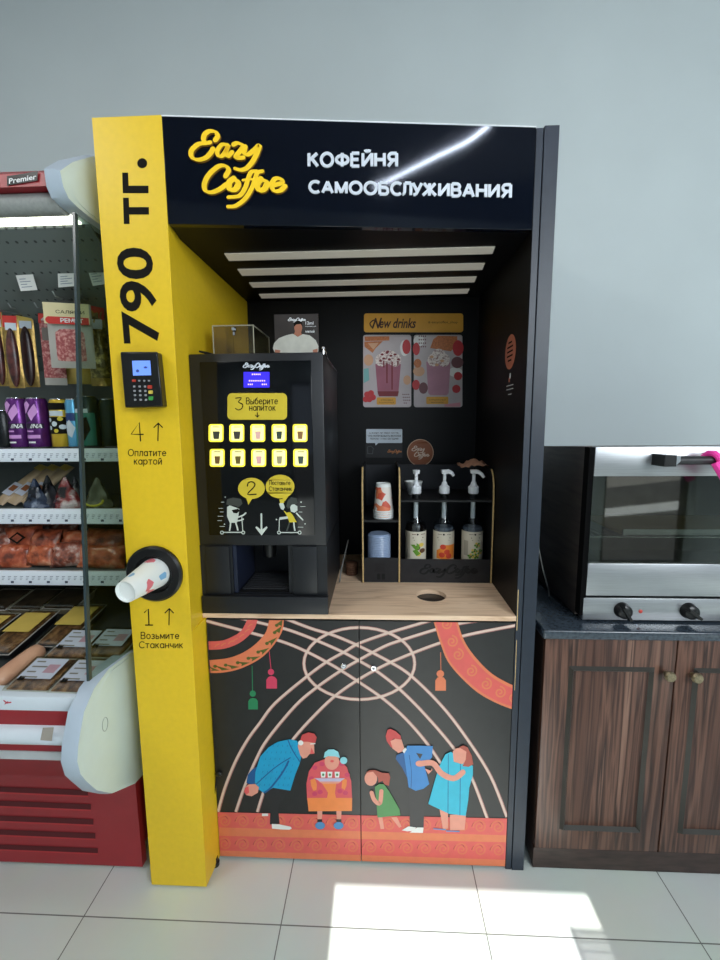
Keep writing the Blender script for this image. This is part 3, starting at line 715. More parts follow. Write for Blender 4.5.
seam = at(360.2,740,y=0).x
def half(src, x, side):
    bmh = src.bm.copy()
    bmesh.ops.bisect_plane(bmh, geom=bmh.verts[:]+bmh.edges[:]+bmh.faces[:], dist=1e-6, plane_co=(x,0,0), plane_no=(side,0,0), clear_outer=True)
    return bmh
def door(x0, x1, side, lock_px, cut):
    d = MB(); d.mats = list(ml.mats); d.bm.free(); 
    bm2 = half(ml, cut, side)
    lim = BX0+.002 if side > 0 else BX1-.002
    bmesh.ops.bisect_plane(bm2, geom=bm2.verts[:]+bm2.edges[:]+bm2.faces[:], dist=1e-6, plane_co=(lim,0,0), plane_no=(-side,0,0), clear_outer=True)
    for z, s in ((ZS-.022,1),(.012,-1)):
        bmesh.ops.bisect_plane(bm2, geom=bm2.verts[:]+bm2.edges[:]+bm2.faces[:], dist=1e-6, plane_co=(0,0,z), plane_no=(0,0,s), clear_outer=True)
    d.bm = bm2; d.box(x0, x1, 0, .018, .012, ZS-.022, C_door)
    o = obj('cupboard_door', d, kiosk, normals=False)
    k = PDOOR.p(*lock_px); l = MB()
    l.lathe([(.0095,-.001),(.0095,.004),(.0078,.006)], k, M_chrome, seg=20, axis=(0,-1,0)); l.lathe([(.0052,.006),(.0052,.0068)], k, M_whiteplastic, seg=16, axis=(0,-1,0)); l.box(k.x-.0035,k.x+.0035,k.y-.0074,k.y-.0066,k.z-.001,k.z+.001,M_ink)
    obj('lock', l, o)
door(BX0+.002, seam-.0016, 1, A(549,205), seam-.0016); door(seam+.0016, BX1-.002, -1, B(84,205), seam+.0016)
ml.bm.free()
# ------------------------------------------------------------------ coffee machine on the worktop
MX0, MX1, MT, MD = BXB+.0015, -.1514, 1.684, .42
machine = thing('coffee_machine', 'black bean-to-cup coffee machine with ten glowing yellow drink buttons on the wooden worktop', 'coffee machine', ((MX0+MX1)/2,.2,ZS))
PMF = PY(.004); PM = PY(.001)
M_mbody = mat('machine charcoal casing', (24,26,30), rough=0.42, vary=0.1, scale=60)
M_mglass = mat('machine black glass', (8,10,13), rough=0.10, vary=0.1, spec=0.35)
M_btn = mat('lit yellow button', (245,232,70), rough=0.4, emit=.62, emit_rgb=(250,228,60), vary=0.02)
M_btnc = mat('lit button centre', (255,250,190), rough=0.4, emit=.66, emit_rgb=(250,240,120), vary=0.02)
M_plate = mat('matte yellow plate', (202,180,50), rough=0.45, emit=0.05)
M_blue = mat('blue display', (40,30,200), rough=0.3, emit=1.3, emit_rgb=(48,36,214))
M_bluetext = mat('lilac display text', (200,170,255), rough=0.4, emit=1.5)
M_figw = mat('pale figure print', (196,204,196), rough=0.5); M_figy = mat('yellow figure print', (206,186,50), rough=0.5)
r0 = PMF.p(231.7,545.5); r1 = PMF.p(292.8,594.4)
mb = MB()
mb.box(MX0, MX1, .004, MD, r0.z, MT, M_mbody, bev=.004)
mb.box(MX0, r0.x, .004, MD, ZS+.001, r0.z, M_mbody); mb.box(r1.x, MX1, .004, MD, ZS+.001, r0.z, M_mbody)
mb.box(r0.x, r1.x, .004, MD, ZS+.001, r1.z, M_mbody); mb.box(r0.x, r1.x, .20, MD, r1.z, r0.z, M_mbody)
obj('casing', mb, machine)
g0 = PM.p(199.4,362); g1 = PM.p(315,535.5)
mb = MB(); mb.box(g0.x, g1.x, .001, .006, g1.z, g0.z, M_mglass, bev=.0012)
# scooter riders, arrow and speed lines printed on the glass
def S(u, v): return (200+u/5.54, 470+v/5.54)
def gp(pts, m, lift=.0006): mb.dpoly(PM, mm(S,pts), m, lift)
def gs(pts, w, m, lift=.0006, sm=4): mb.dstroke(PM, mm(S,pts), w, m, lift, sm=sm)
mb.dstroke(PM, [(261.4,514),(261.6,531)], 1.7, M_figw, .0006, sm=0); mb.dpoly(PM, [(255.4,527.5),(256.6,526.2),(261.5,530),(266.6,526.2),(267.6,527.5),(261.6,535.4)], M_figw, .0006)
gp([(150,205),(165,196),(195,206),(218,215),(212,262),(205,292),(165,292),(150,255)],M_figw); gp([(146,190),(150,162),(185,152),(228,160),(236,186),(215,206),(190,196),(160,196)],mat('figure dark hair',(58,62,58),rough=.5),.0009)
gp([(176,222),(212,214),(220,226),(205,240),(186,238)],M_ink,.0010); gs([(208,262),(236,252),(254,238)],1.5,M_figw); gs([(205,282),(226,278),(240,272)],1.4,M_figw)
gs([(170,290),(168,312),(164,334)],1.5,M_figw); gs([(198,290),(204,310),(210,332)],1.5,M_figw); gs([(118,345),(245,345)],1.0,M_figw,sm=0); gs([(232,262),(238,345)],.8,M_figw,sm=0)
for u in (122,240): mb.dellipse(PM, S(u,346), 1.9, 1.9, M_figw, .0006, n=14); mb.dellipse(PM, S(u,346), 1.0, 1.0, M_ink, .0009, n=12)
for u0,u1,v in ((118,134,178),(104,126,212),(112,130,232),(100,128,256),(98,120,280),(110,136,312)): gs([(u0,v),(u1,v)],.5,M_figw,sm=0)
mb.dellipse(PM, S(140,150), .6,.6, M_figw, .0006, n=8); mb.dellipse(PM, S(136,300), .7,.7, M_figw, .0006, n=8)
gp([(498,196),(520,188),(540,200),(540,224),(524,236),(504,230)],M_figw,.0008); gp([(478,200),(486,168),(505,150),(535,156),(544,180),(530,190),(508,190),(500,205),(488,216)],mat('figure dark hair',(58,62,58),rough=.5),.0010)
gp([(438,188),(448,178),(462,182),(470,206),(462,222),(448,216)],M_figw); gp([(440,162),(470,158),(466,182),(444,184)],M_figy)
gp([(462,222),(480,236),(500,232),(515,250),(536,288),(496,290),(486,262)],M_figy,.0008); gp([(440,262),(486,256),(490,268),(444,276)],M_figw); gs([(535,240),(552,258),(570,276)],1.4,M_figw)
gs([(496,290),(490,312),(482,334)],1.5,mat('figure dark hair',(58,62,58),rough=.5)); gs([(520,290),(522,312),(526,334)],1.5,M_figw); gs([(434,346),(555,346)],1.0,M_figw,sm=0); gs([(440,270),(438,346)],.8,M_figw,sm=0)
for u in (438,552): mb.dellipse(PM, S(u,346), 1.9,1.9, M_figw, .0006, n=14); mb.dellipse(PM, S(u,346), 1.0,1.0, M_ink, .0009, n=12)
for u0,u1,v in ((556,584,202),(548,566,232),(544,572,316)): gs([(u0,v),(u1,v)],.5,M_figw,sm=0)
for u,v in ((560,178),(582,298),(424,274)): mb.dellipse(PM, S(u,v), .8,.8, M_figw, .0006, n=8)
glassf = obj('front_glass', mb, machine)
mb = MB()
one = lambda u,v,c: (243+(u-50+(372 if c else 0))*26.2/985, 362.6+(v-50-(216 if c else 0))*7.0/270)
script(mb, PM, one, 1.0, M_silverletter, lift=.0008)
obj('script_lettering', mb, glassf)
mb = MB(); mb.drrect(PM, 243.8, 372, 269.5, 387.5, .4, M_blue, .0004, .001)
for x0,x1,y in ((252,262,374.6),(249,267,381.0),(248,254,384.6),(262,268,384.6)):
    for i in range(int((x1-x0)/1.9)): mb.dpoly(PM, [(x0+i*1.9,y-.9),(x0+i*1.9+1.1,y-.9),(x0+i*1.9+1.1,y+.5),(x0+i*1.9,y+.5)], M_bluetext, .0018)
obj('display', mb, glassf)
mb = MB(); mb.drrect(PM, 227.8, 393.2, 287.2, 419.8, 4.6, M_plate, .0004, .003)
PMp = PY(.001-.0036)
mb.dstroke(PMp, [(235.8,398.2),(241.5,397.8),(238.4,402),(242.6,404.2),(242.0,408.2),(238.5,410),(235.6,408.4)], 1.0, M_ink, .0004, sm=3)
mb.drect_pen(PMp, 'Выберите', 246.4, 397.8, 277.6, 404, .75, M_ink, lift=.0004); mb.drect_pen(PMp, 'напиток', 249.6, 404.6, 275.2, 410.4, .75, M_ink, lift=.0004)
mb.dstroke(PMp, [(257.4,412.6),(257.4,417)], .8, M_ink, .0004, sm=0)
for d in (-1.8,1.8): mb.dstroke(PMp, [(257.4+d,415.2),(257.4,417.2)], .8, M_ink, .0004, sm=0)
obj('instruction_plate', mb, glassf)
def bubble(c, rx, ry, tail, txt):
    b = MB(); P = [(c[0]+rx*math.cos(t), c[1]+ry*math.sin(t)) for t in [2*PI*i/32 for i in range(32)]]
    b.dpoly(PM, P, M_plate, .0006, .0015); b.dpoly(PM, tail, M_plate, .0006, .0015)
    txt(b); obj('speech_bubble', b, glassf)
PMb = PY(.001-.0022)
bubble((251.6,488.3), 13.4, 10.6, [(245.8,496.5),(252.5,498.2),(248.6,504.6)], lambda b: b.dstroke(PMb, [(247.4,486),(248.4,482.8),(252,481.8),(255,484),(253.4,487.6),(247.6,494.2),(256.2,494.2)], 1.2, M_ink, .0004, sm=3))
def t2(b): b.drect_pen(PMb, 'Поставьте', 269.6, 480.6, 290.2, 484.8, .55, M_ink, lift=.0004); b.drect_pen(PMb, 'Стаканчик', 269.2, 486.6, 291.6, 490.6, .55, M_ink, lift=.0004)
bubble((280.2,486.5), 14.4, 11.8, [(281.5,497),(289,495.5),(285,501)], t2)
cupc = [mat('icon '+str(i), c, rough=.5) for i, c in enumerate([(66,70,60),(70,66,60),(240,190,180),(60,76,66),(150,110,66),(120,90,50),(110,96,44),(236,180,180),(170,160,120),(70,84,76)])]
for row, (ys, xs) in enumerate(((433,(216.3,237,258,279.2,300.2)),(457.8,(217.4,238,258.9,279.5,300.8)))):
    for i, x in enumerate(xs):
        b = MB(); b.drrect(PM, x-7.3, ys-8.9, x+7.3, ys+8.9, 2.4, M_btn, .0004, .003); PB = PY(.001-.0034)
        b.drrect(PB, x-5.8, ys-7.6, x+5.8, ys+7.6, 1.8, M_btnc, .0003)
        w = 3.6 if row == 0 and i < 2 else 2.9; c = cupc[row*5+i]
        b.dpoly(PB, [(x-w,ys-1.6),(x+w,ys-1.6),(x+w*.72,ys+6.0),(x-w*.72,ys+6.0)], c, .0006); b.dpoly(PB, [(x-3.4,ys-6.4),(x+3.4,ys-6.4),(x+3.4,ys-5.7),(x-3.4,ys-5.7)], M_ink, .0006)
        obj('drink_button', b, machine)
# lower fascia, cup bay and drip lip
for x0, x1 in ((205.5,231.7),(292.8,318)):
    mb = MB(); a, c = PMF.p(x0,546), PMF.p(x1,594.2); mb.box(a.x, c.x, -.002, .005, c.z, r0.z-.002, M_mbody, bev=.001); obj('lower_fascia', mb, machine)
mb = MB(); mb.box(MX0+.004, MX1+.003, -.014, .005, ZS+.004, PMF.p(260,594.6).z, M_mbody, bev=.0015); obj('drip_lip', mb, machine)
M_bayblue = mat('bay wall with lamp blue', (30,36,54), rough=.35)  # the blue glow in the bay is put into this wall's colour
mb = MB(); mb.box(r0.x+.0002, r0.x+.012, .010, .19, r1.z+.002, r0.z-.002, M_bayblue); mb.box(r1.x-.012, r1.x-.0002, .010, .19, r1.z+.002, r0.z-.002, M_mbody); mb.box(r0.x+.012, r1.x-.012, .02, .19, r1.z+.0005, r1.z+.006, M_plasticblack)
for i in range(8): mb.box(r0.x+.02, r1.x-.02, .03+i*.019, .04+i*.019, r1.z+.006, r1.z+.009, M_plasticgrey)
mb.lathe([(.02,0),(.024,.04),(.024,.06)], ((r0.x+r1.x)/2,.10,r0.z-.062), M_plasticblack, seg=20)
obj('cup_bay', mb, machine)
mb = MB(); mb.box(r0.x+.014, r0.x+.022, .05, .15, r0.z-.006, r0.z-.002, mat('blue bay lamp', (50,70,255), emit=.8, emit_rgb=(40,60,255))); obj('bay_lamp', mb, machine)
# chrome latch hooked over the right top edge
mb = MB(); a = at(323.4,348.2,y=.02); e = at(337,372.5,x=MX1+.006)
mb.ball(a, .0055, M_chrome); mb.tube([a+Vector((0,0,-.002)), Vector((MX1+.006,.03,MT+.004)), Vector((MX1+.006,.05,MT-.01)), e], .0022, M_chrome)
mb.tube([a, (a.x,a.y,MT-.004)], .0022, M_chrome)
obj('latch', mb, machine)

# things lying on top of the machine
mb = MB(); a = at(203,349.2,y=.03); mb.tube([(a.x-.012,.03,MT+.012),(a.x+.004,.045,MT+.009),(a.x+.03,.075,MT+.004)], [.003,.0042,.0035], M_plasticblack)
tag(obj('marker_pen', mb), 'short black marker lying on top of the coffee machine at its left edge', 'pen')
M_acry = glass('smoky acrylic', (236,232,212), op=.04, sheen=.3); M_acryedge = mat('acrylic edge', (178,176,156), rough=.3)
PA = PY(.10); a = PA.p(212.5,326); c = PA.p(254.2,352)
abox = thing('acrylic_box', 'clear acrylic tip box with a small lock standing on the coffee machine', 'box', ((a.x+c.x)/2,.2,MT))
ax0, ax1, az = a.x, c.x, a.z; ay1 = .10+.19
mb = MB(); t = .003
mb.box(ax0,ax1,.10,.10+t,MT+.0005,az,M_acry); mb.box(ax0,ax1,ay1-t,ay1,MT+.0005,az,M_acry); mb.box(ax0,ax0+t,.10+t,ay1-t,MT+.0005,az,M_acry); mb.box(ax1-t,ax1,.10+t,ay1-t,MT+.0005,az,M_acry)
obj('side_panes', mb, abox)
mb = MB(); mb.box(ax0,ax1,.10,ay1,az,az+.003,M_acry)
for p, q in (((ax0,.10,az),(ax1,.10,az)),((ax1,.10,az),(ax1,ay1,az)),((ax1,.10,MT),(ax1,.10,az)),((ax0,.10,MT),(ax0,.10,az)),((ax1,ay1,MT),(ax1,ay1,az))): mb.tube([p,q], .0018, M_acryedge, seg=6)
obj('lid', mb, abox)
k = PA.p(234,329.5); mb = MB(); mb.lathe([(.008,0),(.008,.006),(.005,.009)], k, M_chrome, seg=14, axis=(0,-1,0)); mb.box(k.x-.003,k.x+.003,k.y-.004,k.y,k.z-.018,k.z-.006,M_chrome); obj('lock', mb, abox)
# leaflet with a photo of a person in a white shirt
PL = PY(.12); a = PL.p(274,314.6); c = PL.p(318.8,352)
leaf = thing('leaflet_stand', 'upright dark leaflet picturing a person in a white shirt, on the coffee machine', 'leaflet', ((a.x+c.x)/2,.13,MT))
mb = MB(); mb.box(a.x, c.x, .12, .124, MT+.0005, a.z, mat('dark leaflet', (58,52,50), rough=.35, vary=.25, scale=12))
M_shirt = mat('printed white shirt', (196,196,186), rough=.5, vary=.1, scale=30); M_pskin = mat('printed skin', (170,112,88), rough=.5)
def LF(u, v): return (200+u/4.966, 310+v/4.966)
mb.dpoly(PL, mm(LF,[(372,212),(362,190),(368,165),(392,140),(430,125),(462,118),(486,134),(510,120),(545,126),(575,150),(588,180),(586,212)]), M_shirt, .0006)
mb.dpoly(PL, mm(LF,[(372,196),(400,200),(398,212),(372,212)]), M_pskin, .0008); mb.dpoly(PL, mm(LF,[(560,198),(584,192),(584,212),(562,212)]), M_pskin, .0008)
mb.dpoly(PL, mm(LF,[(470,70),(488,58),(504,66),(508,92),(502,112),(506,122),(486,134),(466,120),(472,108),(468,90)]), M_pskin, .0008)
mb.dpoly(PL, mm(LF,[(468,84),(466,64),(486,52),(506,60),(510,82),(500,70),(478,72)]), M_ink, .0010)
lf1 = lambda u,v,c: (288+(u-50+(372 if c else 0))*17.5/985, 317.6+(v-50-(216 if c else 0))*4.6/270)
script(mb, PL, lf1, .65, M_white, lift=.0008)
mb.drect_text(PL, '12ml', 305.5, 321.5, 313.5, 324.6, M_white, lift=.0008, bold=.02); mb.drect_text(PL, 'маленький', 305.5, 325.6, 316, 327, M_white, lift=.0008)
mb.drect_text(PL, 'милый', 305.5, 330, 314.5, 332.6, M_white, lift=.0008, bold=.02)
obj('printed_card', mb, leaf)
mb = MB(); mb.box(a.x+.01, c.x-.01, .124, .16, MT+.0005, MT+.004, M_acryedge); obj('foot', mb, leaf)

# ------------------------------------------------------------------ payment terminal on the column
term = thing('payment_terminal', 'black card payment terminal with blue display fixed to the yellow column', 'card terminal', (PCOL.p(142,380).x,PF,PCOL.p(142,407).z))
PT = PY(PF-.034); quad = [(119.8,351.6),(157.6,351.6),(163,406.6),(124.8,407.6)]
mb = MB()
f = [PT.p(*p) for p in quad]; bk = [Vector((p.x+(.004 if i in (1,2) else -.002), PF-.0005, p.z)) for i, p in enumerate(f)]; bk[1].x -= .008; bk[2].x -= .008
md = [Vector((p.x, PF-.022, p.z)) for p in bk]
mb.loft([bk, md, f], M_plasticblack); obj('housing', mb, term, bevel=.004)
mb = MB(); mb.dpoly(PT, [(132.4,360.8),(150.4,360.6),(151.4,375.2),(133.4,375.6)], mat('pale blue display', (104,140,226), emit=.75, emit_rgb=(96,134,232)), .0008, .0008)
mb.dellipse(PT, (138,371), 1.7, 1.6, mat('display smudge', (60,80,150), emit=.1), .0022, n=12); mb.dellipse(PT, (146,367.5), 2.0, 1.1, mat('display smudge', (60,80,150)), .0022, n=12); obj('display', mb, term)
M_key = mat('pale grey key', (150,152,156), rough=.5)
def key(x, y, w, h, mt): b = MB(); b.drrect(PT, x-w, y-h, x+w, y+h, min(w,h)*.5, mt, .0006, .0022); obj('key', b, term)
key(134.3,380.8,1.8,1.2,mat('red key',(180,56,40))); 
for x in (139.6,144.6,149.4): key(x,380.8,.9,.8,M_key)
for r, y in enumerate((386.6,391,395.2,399.8)):
    for x in (134.6,140,145.4): key(x+r*.35,y,1.0,1.0,M_key)
key(150.2,387,2.2,1.7,mat('red key',(180,56,40))); key(151,392.2,2.1,1.6,mat('yellow key',(214,190,80))); key(151.2,398.4,2.2,2.0,mat('green key',(60,150,70)))

# paper cup pushed bottom-first out of the dispenser
M_cup = ramp_mat('printed paper cup', [(0,(232,236,234)),(.84,(222,120,128)),(.90,(130,178,214)),(.95,(232,236,234))], 46.0, kind='vor', rough=.5)
M_cupw = mat('white paper cup', (232,236,234), rough=.5, vary=.02)
ca = PCOL.p(155.4,572.6); n0 = at(125.4,592,y=PF-.125); rr0 = .0288; rr1 = .0455
cup = thing('paper_cup', 'white printed paper cup sticking bottom-out of the round black dispenser', 'cup', (ca.x,PF-.1,ca.z-.03))
mb = MB()
mb.lathe([(rr0*.94,.125),(rr0,.1265),(rr0*1.02,.125),(rr0+(rr1-rr0)*.5,.06),(rr1,-.012)], (ca.x,PF,ca.z), M_cup, seg=40, axis=(n0-Vector((ca.x,PF,ca.z))).normalized(), cap=False)
obj('cup_wall', mb, cup)
mb = MB(); mb.lathe([(rr0*.94,.125),(rr0*.92,.116),(.0005,.116)], (ca.x,PF,ca.z), M_cupw, seg=40, axis=(n0-Vector((ca.x,PF,ca.z))).normalized(), cap=False); obj('cup_base', mb, cup)

# ------------------------------------------------------------------ notices on the back lining
M_amber = mat('amber card', (214,158,58), rough=.45); M_brownink = mat('brown ink', (56,28,18), rough=.5)
mb = MB(); mb.drrect(PBACK, 364, 313.6, 463, 332.4, 2.6, M_amber, .0006, .003); PN = PY(BD-.0036)
mb.drect_text(PN, 'ew drinks', 379.4, 318.2, 416, 328.2, M_brownink, bold=.022, shear=.28, lift=.0004); mb.dstroke(PN, [(372.6,328),(375.8,319)], 1.7, M_brownink, .0004, sm=0); mb.dstroke(PN, [(375.6,318.8),(378.0,327.6)], 1.7, M_brownink, .0004, sm=0); mb.dstroke(PN, [(378,327.8),(381.2,318.4)], 1.5, M_brownink, .0004, sm=0); mb.dstroke(PN, [(371.5,327),(370,323.5),(373,320.5),(376,320)], 1.3, M_brownink, .0004); mb.drect_text(PN, 'в easycoffee_shop', 428.5, 321, 457.5, 324, M_brownink, lift=.0004)
tag(obj('header_card', mb), 'long amber card lettered New drinks on the black back wall', 'sign')
P_bg = mat('poster pale table', (186,176,180), rough=.45, vary=.06); P_berry = mat('poster berry red', (188,52,58), rough=.45); P_waf = mat('poster waffle', (186,112,66), rough=.45, vary=.25, scale=160); P_cook = mat('poster biscuit', (206,160,128), rough=.45)
P_drink = mat('poster pink drink', (158,92,112), rough=.45, vary=.1); P_drinkl = mat('poster light pink drink', (176,126,146), rough=.45, vary=.08); P_cream = ramp_mat('poster cream swirl', [(.35,(150,110,110)),(.5,(222,208,204)),(.7,(240,230,226))], 160, rough=.45); P_syr = mat('poster syrup', (120,36,44), rough=.45); P_spot = mat('poster spotted cloth', (226,224,224), rough=.45); P_dark = mat('poster dark plum', (110,70,76), rough=.45); P_teal = mat('poster teal', (120,176,176), rough=.45)  # P_dark is dark plum print for cloth dots and small shapes
def PQ(u, v): return (355+u/6.26, 305+v/6.26)
def poster(x0, x1, label, draw):
    b = MB(); b.drrect(PBACK, x0, 335, x1, 407.2, 2.4, P_bg, .0006, .003); draw(b); tag(obj('drink_poster', b), label, 'poster', None)
def el(b, u, v, ru, rv, m, l): b.dellipse(PN, PQ(u,v), ru/6.26, rv/6.26, m, l, n=20)
def pq(b, pts, m, l): b.dpoly(PN, mm(PQ,pts), m, l)
def glass_of(b, cx, top, w0, w1, bot, md):
    pq(b, [(cx-w0,top),(cx+w0,top),(cx+w1,bot-14),(cx+w1*.8,bot),(cx-w1*.8,bot),(cx-w1,bot-14)], md, .0009)
def draw1(b):
    pq(b, [(60,198),(215,196),(215,222),(62,226)], P_waf, .0004); pq(b, [(58,230),(175,226),(130,270),(110,300),(60,262)], P_waf, .0005); pq(b,[(80,240),(150,236),(115,280)],P_cook,.0007)
    el(b,85,345,30,36,P_cook,.0004); el(b,322,262,26,46,P_berry,.0005); el(b,310,270,28,50,P_spot,.0004); el(b,326,470,24,30,P_cook,.0004); pq(b,[(54,400),(85,395),(90,470),(54,490)],P_teal,.0004)
    for u,v in ((76,560),(100,552),(90,590),(68,590),(112,578)): el(b,u,v,19,19,P_berry,.0005)
    for i in range(14): el(b, 300+(i%4)*12+(i//4)*3, 560+(i//4)*18, 4, 4, P_dark, .0005)
    glass_of(b, 207, 370, 80, 64, 572, P_drink); pq(b,[(140,540),(275,540),(268,572),(150,572)],P_syr,.0011)
    el(b,165,345,38,40,P_cream,.0011); el(b,250,345,40,42,P_cream,.0011); el(b,208,325,58,42,P_cream,.0012)
    for u,v in ((170,310),(200,300),(225,318),(250,310),(180,335),(215,340),(272,340),(160,350),(205,292)): el(b,u,v,10,7,P_syr,.0014)
    for u,v0,v1 in ((200,360,490),(232,355,530),(180,350,392),(268,350,380)): pq(b,[(u-5,v0),(u+5,v0),(u+4,v1),(u-4,v1)],P_syr,.0014)
    b.drrect(PN, *PQ(136,578), *PQ(256,624), 1.2, M_amber, .0010); b.drect_text(PN,'КЛУБНИКА',*PQ(162,590),*PQ(238,600),M_brownink,lift=.0013); b.drect_text(PN,'В ШОКОЛАДЕ',*PQ(152,606),*PQ(246,616),M_brownink,lift=.0013)
def draw2(b):
    pq(b,[(490,215),(520,192),(640,196),(640,250),(600,290),(470,270)],P_waf,.0004); el(b,400,225,34,34,P_spot,.0003)
    for i in range(16): el(b, 402+(i%4)*13, 195+(i//4)*22, 4, 5, P_dark, .0005)
    el(b,384,275,22,40,P_berry,.0006); el(b,645,270,34,50,P_berry,.0005); el(b,640,360,38,36,P_dark,.0004); el(b,400,415,36,32,P_cook,.0004); el(b,392,365,24,28,P_waf,.0005); el(b,382,500,24,32,P_berry,.0005); el(b,428,520,28,36,P_dark,.0005); el(b,634,525,26,26,P_berry,.0005); el(b,645,445,26,26,P_berry,.0005); el(b,628,420,44,30,P_spot,.0003)
    glass_of(b, 522, 355, 76, 64, 565, P_drinkl); el(b,490,345,36,40,P_cream,.0011); el(b,556,345,38,42,P_cream,.0011); el(b,524,318,44,44,P_cream,.0012)
    for u,v in ((480,325),(545,350),(512,375)): el(b,u,v,12,9,P_cook,.0014)
    pq(b,[(560,622),(660,610),(660,636),(560,636)],mat('poster rose',(206,140,152)),.0004)
    b.drrect(PN, *PQ(446,574), *PQ(584,620), 1.2, M_amber, .0010); b.drect_text(PN,'КЛУБНИЧНЫЙ',*PQ(464,588),*PQ(568,598),M_brownink,lift=.0013); b.drect_text(PN,'МИЛКШЕЙК',*PQ(476,604),*PQ(556,613),M_brownink,lift=.0013)
poster(363.2, 411.2, 'drink poster, left of two: pink shake with chocolate dripping over whipped cream', draw1); poster(413.8, 462.2, 'drink poster, right of two: plain pale pink shake topped with cream', draw2)
# small speech-bubble notice over a black card
M_notice = mat('pale notice', (196,206,216), rough=.5)
mb = MB(); mb.drrect(PBACK, 366.2, 429, 402.2, 443, .9, M_notice, .0012, .0012); mb.dpoly(PBACK, [(375,442.5),(379,442.5),(375.6,445.4)], M_notice, .0012, .0012); PN2 = PY(BD-.0026)
for y, s, x0, x1 in ((432,'А ЗНАЕТ ЛИ ТВОЙ ЛАТТЕ,',369.2,399),(435,'ЧТО ПОПРОБОВАТЬ ВКУСНОЕ',368,401),(438,'МОЖНО · У НАС СЕГОДНЯ?',370.2,398.5)): mb.drect_text(PN2, s, x0, y, x1, y+1.9, M_ink, bold=.02, lift=.0003)
tag(obj('notice_card', mb), 'small pale speech-bubble notice on the back wall above the cup rack', 'sign')
mb = MB(); mb.drrect(PBACK, 365.6, 443.6, 402.4, 457.6, .6, mat('black card', (24,24,27), rough=.4), .0004, .001); PN3 = PY(BD-.0016)
lf2 = lambda u,v,c: (387.5+(u-50+(372 if c else 0))*14/985, 449.4+(v-50-(216 if c else 0))*4.2/270)
script(mb, PN3, lf2, .55, mat('copper print', (176,110,60), rough=.4), lift=.0003)
for a0, a1 in (((367.5,447),(371,446)),((371,446),(374,449)),((367.5,447),(367.8,453.6)),((367.8,453.6),(372.6,453.8)),((372.6,453.8),(373,449.6))): mb.dstroke(PN3, [a0,a1], .6, mat('grey print', (74,76,80)), .0003, sm=0)
tag(obj('black_card', mb), 'black card with copper script directly under the speech-bubble notice', 'sign')
mb = MB(); mb.dellipse(PBACK, (420.3,452.6), 13.3, 13.5, mat('cream rim', (206,170,140), rough=.5), .0004, .001, n=48); mb.dellipse(PBACK, (420.3,452.6), 12.5, 12.7, mat('copper brown disc', (150,88,56), rough=.45), .0016, .0004, n=48); PN4 = PY(BD-.0022)
rnd = lambda u,v,c: (411.6+(u-50)*17.5/620, 445.6+(v-50)*14/520)
script(mb, PN4, rnd, .85, mat('cream print', (226,204,184)), lift=.0003)
tag(obj('round_sticker', mb), 'round copper brown sticker with cream script on the black back wall', 'sticker')
# sticker and small caption on the inner face of the right-hand panel
c = at(510.5,352,x=BX1); rz = (at(510.5,335,x=BX1).z-at(510.5,369,x=BX1).z)/2
mb = MB(); mb.lathe([(rz,-.0002),(rz,.0012),(rz*.99,.0014)], c, mat('salmon sticker', (186,108,84), rough=.5), seg=40, axis=(-1,0,0))
def rp(dy, dz): return Vector((BX1-.0019, c.y+dy*rz, c.z+dz*rz))
for i in range(5):
    z = .55-i*.26; w = .55 if i in (1,2,3) else .35; mb.poly([rp(w,z+.05),rp(-w,z+.05),rp(-w,z-.05),rp(w,z-.05)], M_ink)
tag(obj('oval_sticker', mb), 'round salmon sticker seen edge-on inside the right-hand panel', 'sticker')
mb = MB()
def cap(y0,y1,z0,z1,mt): mb.box(BX1-.0012, BX1-.0002, c.y+y0*rz, c.y+y1*rz, c.z+z0*rz, c.z+z1*rz, mt)
cap(-.08,.12,-1.75,-1.5,mat('salmon sticker',(186,108,84))); cap(-.2,-.05,-1.55,-1.25,M_white); cap(-.8,.5,-1.98,-1.94,M_white); cap(-.8,.5,-2.2,-2.16,M_white); cap(-.5,.1,-2.5,-2.46,M_white)
tag(obj('caption_sticker', mb), 'tiny white-lettered caption below the salmon sticker on the right-hand panel', 'sticker')
# ------------------------------------------------------------------ syrup and cup rack at the back of the worktop
RY = .2657; PR = PY(RY)
M_rack = mat('black stained ply', (15,16,18), rough=.45, vary=.2, scale=40); M_engr = mat('burnt engraving', (5,5,6), rough=.7)
xl, xd, xr = PR.p(363,560).x, PR.p(399.4,560).x, PR.p(491.6,560).x
rack = thing('syrup_rack', 'black plywood rack with pale edges holding cups, lids and three syrup bottles', 'rack', ((xl+xr)/2,.4,ZS))
rt = .007; RB = .55
def side(x, top_px):
    zt = PY(RY+.04).p(380,top_px).z
    pr = [(RY,ZS+.0005),(RY,zt-.10),(RY+.006,zt-.05),(RY+.018,zt-.02),(RY+.04,zt),(RB,zt),(RB,ZS+.0005)]
    b = MB(); b.loft([[(x-rt/2,y,z) for y,z in pr],[(x+rt/2,y,z) for y,z in pr]], M_rack)
    for i in range(4):   # pale raw edge along the front
        (y0,z0),(y1,z1) = pr[i],pr[i+1]; e = .0007
        b.loft([[(x-rt/2+.0008,y0-e,z0),(x+rt/2-.0008,y0-e,z0),(x+rt/2-.0008,y0+.002,z0),(x-rt/2+.0008,y0+.002,z0)],[(x-rt/2+.0008,y1-e,z1),(x+rt/2-.0008,y1-e,z1),(x+rt/2-.0008,y1+.002,z1),(x-rt/2+.0008,y1+.002,z1)]], M_plyedge)
    obj('side_board', b, rack); return zt
zt1 = side(xl,467); zt2 = side(xd,467.5); zt3 = side(xr,469.5)
